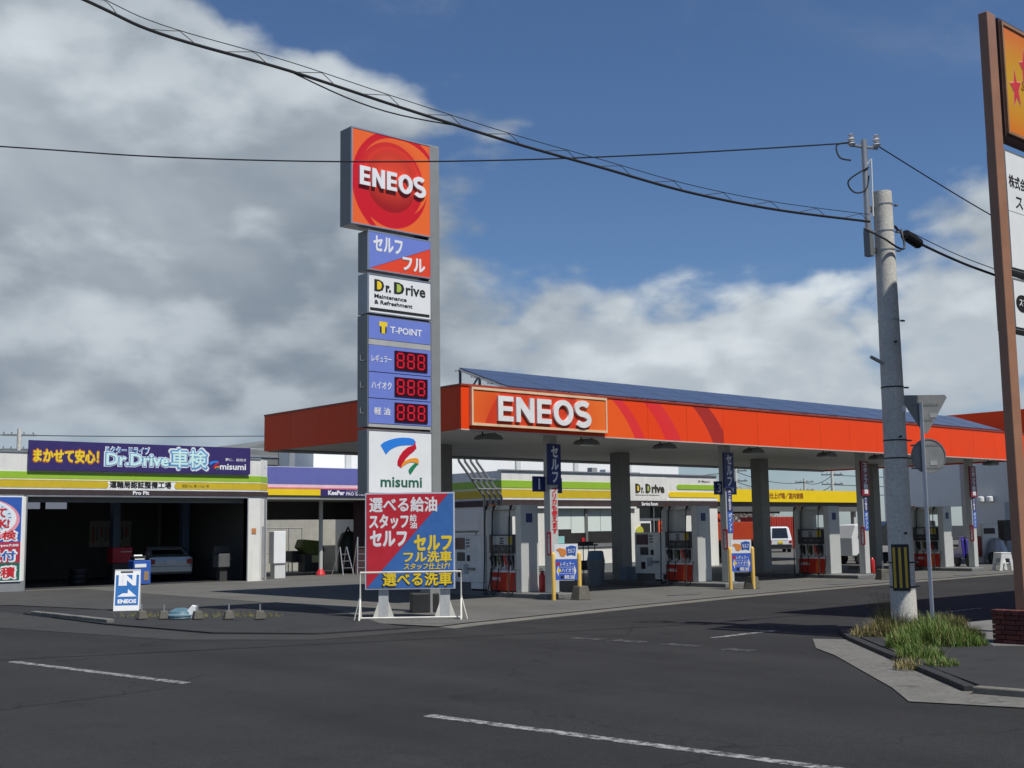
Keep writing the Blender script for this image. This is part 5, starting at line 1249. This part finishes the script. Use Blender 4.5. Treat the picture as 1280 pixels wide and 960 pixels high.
bx = B(-.3, .3, -.2, .2, 0, .42).build('dark_box', mat('dark plastic box', (.025, .025, .027), .5), None, (16.1, 21.5, .02), -.5, bevel=.02); tag(bx, 'dark box on the ground behind the right post of the red and blue board', 'box')

# A-frame sign
def aframe():
    t = thing('a_frame_sign', 'small blue and white folding entrance sign with arrow before the garage', 'sign', (12.0, 27.75, .02), -.50)
    w, h, s = .58, .96, .22
    def slant(nm, x0, x1, f0, f1, m, pr=0.0, th=.02, side=-1):
        # f along height, board leans; side -1 = front
        def P(x, f, o): return (x, side * (s * (1 - f) + .03 + o), f * h)
        vs = [P(x0, f0, pr), P(x1, f0, pr), P(x1, f1, pr), P(x0, f1, pr), P(x0, f0, pr - th), P(x1, f0, pr - th), P(x1, f1, pr - th), P(x0, f1, pr - th)]
        return MB().add(vs, [(0, 1, 2, 3), (7, 6, 5, 4), (4, 5, 1, 0), (5, 6, 2, 1), (6, 7, 3, 2), (7, 4, 0, 3)]).build(nm, m, t)
    slant('front_board', -w / 2, w / 2, 0, 1, SWHITE); slant('rear_board', -w / 2, w / 2, 0, 1, SWHITE, side=1)
    slant('blue_panel', -w / 2 + .03, w / 2 - .03, .14, .87, mat('a frame blue', (.03, .16, .45), .4), .004, .01)
    slant('handle_slot', -.16, .12, .92, .96, TBLK, .003, .01)
    hld = bpy.data.objects.new('face_lettering', None); COL.objects.link(hld); hld.parent = t
    hld.location = (0, -(s + .03) - .006, 0); hld.rotation_euler = (-math.atan2(s, h), 0, 0)
    bpy.data.objects.remove(hld)
    ang = -math.atan2(s, h)
    for nm, o in (('lettering', text('lettering', 'IN', (-.2, .2, .60, .86), 0, TWHITE, t, .07)), ('lettering', text('lettering', 'ENEOS', (-.2, .22, .18, .28), 0, TWHITE, t, .05)),
                  ('arrow', MB().prism([(-.22, .34), (.22, .34), (.02, .52), (.02, .42), (-.1, .42)], -.006, 0).build('arrow', TWHITE, t))):
        o.location = (0, -(s + .03) - .005, 0); o.rotation_euler = (ang, 0, 0)
    MB().box(-w / 2, w / 2, -.04, .04, h - .02, h).build('top_cap', SWHITE, t)
aframe()
bl = [(gnd(px, 770, .1).x, gnd(px, 770, .1).y) for px in (177, 205, 247, 286, 325)]
bn_ = ['nearest the folding sign', 'left of the blue basin', 'right of the white wedge', 'second from the right end', 'at the right end near the pylon']
for (x, y), s in zip(bl, bn_):
    block_base(x, y, 'low concrete block with a stub pole, ' + s, .52)
for o in list(bpy.data.objects):
    if o.get('label', '').startswith('low concrete block'): o.location.z = .02; o['group'] = 'row of blocks along the road edge'
cp = thing('blue_basin', 'small pale blue basin lying on the ground between the blocks', 'basin', (gnd(226, 769, .1).x, gnd(226, 769, .1).y, .03))
MB().lathe([(.1, .22), (.24, .16), (.3, .02), (.27, 0)], n=18).build('shell', mat('pale blue plastic', (.09, .17, .21), .4), cp, smooth=True); MB().lathe([(.305, .06), (.31, .09), (.29, .10)], n=18).build('rim', mat('pale blue rim', (.22, .32, .36), .4), cp)
wd = MB().prism([(-.2, 0), (.1, 0), (.12, .26), (.04, .28)], -.1, .1).build('white_wedge', SWHITE, None, (gnd(238, 769, .1).x, gnd(238, 769, .1).y, .03), -.6, bevel=.01); tag(wd, 'white plastic wedge lying beside the pale blue basin', 'wedge')

# ------------------------------------------------------------------ utility pole
PX, PY = 18.1, 10.95
def upole():
    t = thing('utility_pole', 'tall concrete utility pole rising from the weeds at the right corner', 'utility pole', (PX, PY, .05))
    MB().cyl((0, 0, 0), (0, 0, 7.45), .212, .158, 32).build('shaft', POLEC, t, smooth=True)
    # steel extension
    e = MB().cyl((-.30, .12, 6.35), (-.30, .12, 8.35), .055, n=12).build('extension', GALV, t, smooth=True)
    MB().box(-.36, -.24, .06, .18, 6.3, 6.75).box(-.32, -.1, .08, .16, 6.38, 6.46).build('bracket', GMET, e); B(-.32, -.1, .08, .16, 7.1, 7.18).build('bracket', GMET, e)
    MB().tube([(-.22, .06, 7.0), (-.26, .02, 8.0), (-.32, .1, 7.85)], .016, 6).build('conduit', SWHITE, e)
    a = MB().tube([(-.50, .25, 8.25), (-.10, -.02, 8.2)], .024, 6).build('crossarm', GALV, t)
    for x, y in ((-.49, .24), (-.11, -.01)):
        MB().lathe([(.035, 0), (.075, .04), (.03, .07), (.075, .12), (.03, .15), (.06, .2), (.02, .22)], (x, y, 8.23), 12).build('insulator', mat('white porcelain', (.7, .7, .72), .2), a, smooth=True)
    MB().tube(smooth_path([(-.49, .24, 8.3), (-.72, .38, 8.24), (-.70, .35, 8.02), (-.52, .25, 7.98)], 5), .015, 5).build('lead_wire', WIRE, t)
    MB().tube(smooth_path([(-.3, .05, 7.85), (-.62, .25, 7.6), (-.55, .2, 7.4), (-.35, .1, 7.45), (-.3, .05, 7.7)], 5), .015, 5).build('lead_wire', WIRE, t)
    for z in (7.22, 6.75, 6.42, 5.2, 4.05, 3.15, 2.85, 1.12, .72):
        r = .212 - .054 * z / 7.45 + .006
        MB().cyl((0, 0, z - .012), (0, 0, z + .012), r, n=32).build('band', GALV if z > 4.5 else BLKM, t)
        MB().box(r - .01, r + .07, -.16, -.11, z - .012, z + .012).build('bolt', GMET, t)
    for k in range(6):
        z = 1.6 + k * .8; a = -2.2 + (k % 2) * 2.6; r = .21
        MB().cyl((math.cos(a) * r, math.sin(a) * r, z), (math.cos(a) * (r + .05), math.sin(a) * (r + .05), z), .02, n=8).build('step_socket', BLKM, t)
    B(-.05, .05, -.205, -.19, 3.62, 3.72).build('number_plate', SWHITE, t)
    MB().tube([(-.22, .02, 3.75 + .7), (-.45, .1, 3.85 + .7)], .03, 6).build('bracket_stub', GALV, t)
    # wrap-round reflective guard, black and yellow
    g = MB(); z0, z1 = .66, 1.42; r = .222; A0, A1 = math.radians(168), math.radians(246); n = 10
    out = [(r * math.cos(A0 + (A1 - A0) * i / n), r * math.sin(A0 + (A1 - A0) * i / n)) for i in range(n + 1)]
    g.slab(out + [(x * .94, y * .94) for x, y in out[::-1]], z0, z1).build('guard', BLKM, t)
    for k in range(3):
        a0 = math.radians(176 + k * 24); a1 = a0 + math.radians(11); o2 = [((r + .006) * math.cos(a0 + (a1 - a0) * i / 3), (r + .006) * math.sin(a0 + (a1 - a0) * i / 3)) for i in range(4)]
        MB().slab(o2 + [(x * .97, y * .97) for x, y in o2[::-1]], z0 + .05, z1 - .05).build('yellow_strip', mat('reflective yellow', (.58, .37, .03), .4), t)
upole()

def plane_pts(A, B_, pix):
    """points on the vertical plane through A and B_ seen at the given pixels"""
    d = Vector((B_.x - A.x, B_.y - A.y, 0)); n = Vector((-d.y, d.x, 0)); out = []
    for px, py in pix:
        r = ray(px, py); s = n.dot(A - EYE) / n.dot(r); out.append(EYE + r * s)
    return out
A = Vector((PX - .1, PY - .1, 6.85)); r0 = ray(95, -5); Bp = EYE + r0 * (6.6 / r0.z)
pts = plane_pts(A, Bp, [(95, -5), (200, 42), (360, 88), (500, 134), (640, 178), (750, 209), (860, 240), (970, 262), (1087, 277)])
ext = [pts[0] + (pts[0] - pts[1]) * 3]
main = smooth_path(ext + pts, 8)
wire('cable_bundle', 'thick black cable bundle with spiral hanger crossing the sky from the upper left', main, .021)
hang = []
L_ = 0
for a, b in zip(main, main[1:]):
    k = max(1, int((b - a).length / .05))
    for i in range(k):
        p = a.lerp(b, i / k); L_ += (b - a).length / k; ph = (L_ / .95) % 1
        zz = .0 + (.12 * max(0, (ph - .35) / .45) if ph < .8 else .12 * (1 - (ph - .8) / .2))
        hang.append(p + Vector((0, 0, zz)))
w_ = MB().tube(hang[::1], .0055, 4).build('cable_hanger', WIRE); tag(w_, 'thin zigzag hanger wire looping along the thick cable bundle', 'cable')
wire('messenger_wire', 'thin steel messenger wire just above the thick cable bundle', [p + Vector((0, 0, .125)) for p in main], .006)
lo = [p + Vector((0, 0, -.13 * math.sin(PI * (i - 24) / 12))) for i, p in enumerate(main) if 24 <= i <= 36]
wire('telephone_drop', 'slack thin cable drooping beneath the thick bundle', lo, .010)
A2 = Vector((PX - .50, PY + .24, 8.3)); r0 = ray(0, 183); B2 = EYE + r0 * (6.9 / r0.z)
pts = plane_pts(A2, B2, [(0, 183), (200, 196), (420, 202), (640, 200), (860, 191), (1058, 179)])
wire('power_line', 'single thin power line running level across the sky behind the emblem', smooth_path([pts[0] + (pts[0] - pts[1]) * 3] + pts, 6), .013)
A3 = Vector((PX - .08, PY - .02, 8.3))
pts = [A3, Vector((21.79, 10.9, 7.71)), Vector((26, 10.95, 7.3)), Vector((34, 11, 6.9)), Vector((50, 11.2, 7.3))]
wire('power_line', 'thin power line descending from the pole top to the brown sign', smooth_path(pts, 6), .012)
pts = [Vector((PX + .1, PY - .15, 6.88)), Vector((18.75, 10.9, 6.8)), Vector((20.3, 10.9, 6.62)), Vector((21.9, 10.9, 6.52)), Vector((26, 11, 6.4)), Vector((34, 11, 6.4)), Vector((50, 11.2, 7.0))]
wire('cable_bundle', 'black cable bundle leaving the pole to the right behind the brown sign', smooth_path(pts, 6), .024)
wire('messenger_wire', 'thin steel messenger wire above the right-hand cable bundle', smooth_path([p + Vector((0, 0, .12)) for p in pts[1:]], 6), .008)
pts = [Vector((PX - .55, PY + .05, 6.78)), Vector((PX - .3, PY - .15, 6.62)), Vector((PX + .0, PY - .24, 6.48)), Vector((PX + .2, PY - .25, 6.5)), Vector((PX + .24, PY - .2, 6.75)), Vector((PX + .3, PY - .15, 6.86))]
wire('loop_cable', 'black cable looping round the front of the utility pole', smooth_path(pts, 6), .018)
jc = thing('splice_box', 'ribbed black cable splice box hanging right of the pole', 'splice box', (18.9, 10.9, 6.78), 0)
o = MB().cyl((-.22, 0, .05), (.24, 0, -.05), .085, n=10).build('case', BLKM, jc)
for k in range(5): u = -.18 + k * .09; MB().cyl((u, 0, .05 - (u + .22) * .22), (u + .03, 0, .045 - (u + .22) * .22), .098, n=10).build('rib', BLKM, jc)

# give-way post with backs of signs
def giveway():
    p = (18.72, 10.8, .05); t = thing('road_sign_post', 'thin white post with the grey backs of a triangular and a round sign', 'road sign', p, -.70)
    MB().cyl((0, 0, 0), (0, 0, 3.82), .032, n=14).build('post', mat('white painted post', (.75, .77, .80), .35), t, smooth=True)
    gm2 = mat('dull sign back', (.26, .265, .26), .5, .3, var=.12, scale=8)
    c = []
    for k, (x, z) in enumerate(((-.37, 0.0), (.37, 0.0), (0, -.66))):
        nx = [(-.37, 0), (.37, 0), (0, -.66)]
    tri = [(-.40, -.03), (-.37, .02), (.37, .02), (.40, -.03), (.035, -.64), (-.035, -.64)]
    o = MB().prism([(x + .07, z + 3.93) for x, z in tri], .034, .05).build('triangle_plate', gm2, t)
    MB().box(-.16, .32, .03, .045, 3.76, 3.80).box(-.05, .2, .03, .045, 3.50, 3.54).build('clamp', GMET, o); B(.16, .28, .028, .034, 3.56, 3.63).build('sticker', mat('faded sticker', (.35, .36, .37), .5), o)
    o = MB().cyl((.10, .034, 2.90), (.10, .05, 2.90), .295, n=40).build('round_plate', gm2, t)
    MB().box(-.2, .34, .03, .045, 3.07, 3.10).box(-.2, .34, .03, .045, 2.68, 2.71).build('clamp', GMET, o); B(.12, .24, .028, .034, 2.74, 2.82).build('sticker', mat('faded sticker', (.35, .36, .37), .5), o)
    ring = MB(); oo = arcpts(.10, 2.90, .30, .30, 0, 360, 40)[:-1]; ii = arcpts(.10, 2.90, .28, .28, 0, 360, 40)[:-1]; strip_band(ring, oo, ii, .026, .052, True); ring.build('rim', GMET, o)
giveway()

# ------------------------------------------------------------------ brown framed sign at right
def brown_sign():
    t = thing('roadside_sign', 'tall brown framed roadside sign with star panel at the right edge', 'sign', (17.12, 8.4, 0))
    def post(x): return MB().box(x, x + .26, 0, .15, .3, 9.62).build('post', BRNP, t, bevel=.012)
    post(0.0); post(1.5)
    st_m = disc_print('sunset star panel print', (.66, .12, .025), [(1.3, 8.62, 2.9, 1.0, (.68, .20, .025), .4), (1.3, 8.6, 2.4, .5, (.60, .33, .03), .6)])
    B(.38, 1.47, .02, .24, 7.72, 9.62).build('casing', mat('dark brown casing', (.06, .03, .025), .5), t)
    fr = mat('tan panel frame', (.42, .24, .13), .4, .3)
    B(.46, 1.43, .0, .03, 7.80, 9.52).build('star_panel', st_m, t)
    for b in ((.42, 1.47, -.02, .03, 9.52, 9.57), (.42, 1.47, -.02, .03, 7.76, 7.80), (.42, .46, -.02, .03, 7.80, 9.52)): B(*b).build('frame', fr, t)
    def star(cx, cz, r, m, y0, y1, tilt=0, sx_=.75, sz=1.3):
        P = []
        for k in range(10):
            a = math.radians(90 + tilt + 36 * k); rr = r if k % 2 == 0 else r * .42
            P.append((cx + rr * math.cos(a) * sx_, cz + rr * math.sin(a) * sz))
        MB().prism(P, y0, y1).build('star', m, t)
    pk = mat('pink star outline', (.8, .35, .25), .5); rd = mat('red star', (.6, .04, .05), .5)
    for cx, cz, r in ((.78, 8.55, .24), (1.12, 8.98, .22), (1.3, 8.35, .2)): star(cx, cz, r * 1.16, pk, -.004, 0, 8); star(cx, cz, r, rd, -.008, -.004, 8)
    text('lettering', 'Star', (.96, 1.40, 8.58, 8.75), 0, mat('brown script', (.35, .12, .02), .5), t, .01, shear=.3)
    B(.30, 1.47, .06, .30, 5.62, 7.52).build('casing', GMET, t); B(.38, 1.45, .045, .06, 5.66, 7.48).build('white_panel', SWHITE, t)
    text('lettering', '株式会社', (.44, 1.16, 6.93, 7.13), .045, TBLK, t, .01); text('lettering', 'スター', (.62, 1.40, 6.62, 6.83), .045, TBLK, t, .01); B(.38, 1.45, .043, .045, 6.54, 6.55).build('seam', GREYW, t)
    B(.30, 1.47, .06, .30, 4.70, 5.50).build('casing', GMET, t); B(.38, 1.45, .045, .06, 4.74, 5.46).build('white_panel', SWHITE, t)
    MB().prism(arcpts(.62, 5.12, .20, .13, 0, 360, 24)[:-1], .035, .045).build('oval_logo', TBLK, t); text('lettering', 'スマ', (.50, .74, 5.07, 5.17), .035, TWHITE, t, .02)
    return t
brown_sign()
# brick planter base, every brick a part
bb = thing('brick_base', 'dark red brick base with soldier cap at the foot of the brown sign', 'brick base', (16.85, 8.1, .06))
B(.06, 2.2, .06, .66, .0, .40).build('core', mat('mortar', (.10, .09, .085), .9), bb)
bm_ = [mat('dark red brick %d' % k, c, .75, var=.3, scale=14, bump=.3) for k, c in enumerate(((.13, .028, .022), (.10, .022, .02), (.16, .04, .03)))]
bk = None
def brick(x0, x1, y0, y1, z0, z1): B(x0, x1, y0, y1, z0, z1).build('brick', random.choice(bm_), bb, bevel=.004)
rows = 6; rh = .07
for r in range(rows):
    z = r * rh + .004; off = (r % 2) * .11
    x = -off
    while x < 2.2:
        a = max(x, 0); b = min(x + .21, 2.2)
        if b - a > .03: brick(a, b, 0, .10, z, z + rh - .010)
        x += .22
    y = .11 - off * .5
    while y < .68:
        a = max(y, .11); b = min(y + .21, .68)
        if b - a > .03: brick(0, .10, a, b, z, z + rh - .010)
        y += .22
for k in range(21): brick(k * .105, k * .105 + .097, -.02, .16, .42, .49)
for k in range(5): brick(-.02, .16, .165 + k * .105, .262 + k * .105, .42, .49)

# ------------------------------------------------------------------ unseen building added outside the frame on the right only to shade the road
ob = thing('added_shade_building', 'plain grey building added beyond the right edge of the view to shade the road', 'building', (21.3, -3, 0))
B(0, 16, 0, 12.4, 0, 10.4).build('wall', GREYW, ob); B(-.1, 16.1, -.1, 12.5, 10.4, 10.6).build('roof', ROOFG, ob)
for z in (1.0, 4.6, 7.2):
    for k in range(6): 
        f = B(-.03, .0, 1 + k * 1.9, 2.2 + k * 1.9, z, z + 1.3).build('window', ALU, ob); B(-.035, -.03, 1.06 + k * 1.9, 2.14 + k * 1.9, z + .06, z + 1.24).build('pane', WINGL, f)

# ------------------------------------------------------------------ weeds
def weeds():
    rng = random.Random(3)
    clumps = []
    for px, py, r, h, n, c in ((1212, 806, .22, .26, 260, 1), (1165, 800, .35, .40, 420, 1), (1185, 812, .35, .34, 420, 1), (1135, 838, .18, .14, 120, 2), (1125, 800, .35, .42, 500, 0), (1160, 810, .42, .40, 900, 1), (1190, 805, .35, .30, 500, 0), (1150, 828, .30, .24, 420, 1), (1100, 800, .25, .30, 300, 2), (1215, 812, .22, .20, 260, 1), (1112, 790, .25, .62, 160, 2), (1075, 800, .14, .2, 90, 2), (1178, 838, .2, .16, 200, 1), (1180, 790, .4, .3, 450, 0), (1130, 815, .25, .3, 400, 1), (1205, 800, .3, .22, 250, 0)):
        g = gnd(px, py); clumps.append((g.x, g.y, r, h, n, c))
    mats = [mat('dry olive grass', (.17, .155, .04), .7, var=.4, scale=9), mat('fresh green grass', (.11, .185, .024), .6, var=.35, scale=9), mat('straw grass', (.30, .24, .10), .7, var=.3, scale=9)]
    for ci, nm in enumerate(('olive', 'green', 'straw')):
        vs, fs = [], []
        for cx, cy, r, h, n, c in clumps:
            for _ in range(int(n * 2.6)):
                k = c if rng.random() < .72 else rng.randrange(3)
                if k != ci: continue
                a = rng.uniform(0, 2 * PI); q = r * math.sqrt(rng.random()); x = cx + q * math.cos(a); y = cy + q * math.sin(a); z = .03
                hh = h * rng.uniform(.35, 1.35) * (1 - .35 * q / r); d = rng.uniform(0, 2 * PI); lean = rng.uniform(.1, .75) * hh; w = rng.uniform(.004, .009)
                dx, dy = math.cos(d), math.sin(d); sx_, sy_ = -dy * w, dx * w
                prev = len(vs)
                for s in range(4):
                    u = s / 3; p = (x + dx * lean * u * u, y + dy * lean * u * u, z + hh * (u - .28 * u * u * lean / hh)); k2 = 1 - u * .9
                    vs += [(p[0] - sx_ * k2, p[1] - sy_ * k2, p[2]), (p[0] + sx_ * k2, p[1] + sy_ * k2, p[2])]
                for s in range(3): o = prev + s * 2; fs.append((o, o + 1, o + 3, o + 2))
                if ci == 2 and hh > .4 and rng.random() < .6:
                    for _k in range(8):
                        q0 = Vector(p) + Vector((rng.gauss(0, .018), rng.gauss(0, .018), rng.gauss(0, .035))); o = len(vs)
                        vs += [q0 + Vector((-.008, 0, 0)), q0 + Vector((0, .008, -.006)), q0 + Vector((.008, 0, 0.004)), q0 + Vector((0, -.004, .01))]; fs.append((o, o + 1, o + 2, o + 3))
        o = MB().add(vs, fs).build('weeds' if ci else 'grass', mats[ci]); o['kind'] = 'stuff'
        o['label'] = ('dry olive weeds', 'fresh green weeds', 'straw coloured seeding weeds')[ci] + ' growing at the foot of the utility pole'; o['category'] = 'weeds'
    # sparse weeds on the left kerb
    vs, fs = [], []
    for _ in range(350):
        u = rng.random(); a = Vector((11.0, 25.6)); b = Vector((13.2, 22.8)); p = a.lerp(b, u) + Vector((rng.gauss(0, .10), rng.gauss(0, .10))); hh = rng.uniform(.03, .14); d = rng.uniform(0, 6.28)
        o = len(vs); vs += [(p.x - .006, p.y, .03), (p.x + .006, p.y, .03), (p.x + math.cos(d) * .04, p.y + math.sin(d) * .04, .03 + hh)]; fs.append((o, o + 1, o + 2))
    o = MB().add(vs, fs).build('grass', mats[0]); o['kind'] = 'stuff'; o['label'] = 'short dusty grass along the row of blocks'; o['category'] = 'grass'
weeds()
bpy.context.view_layer.update()
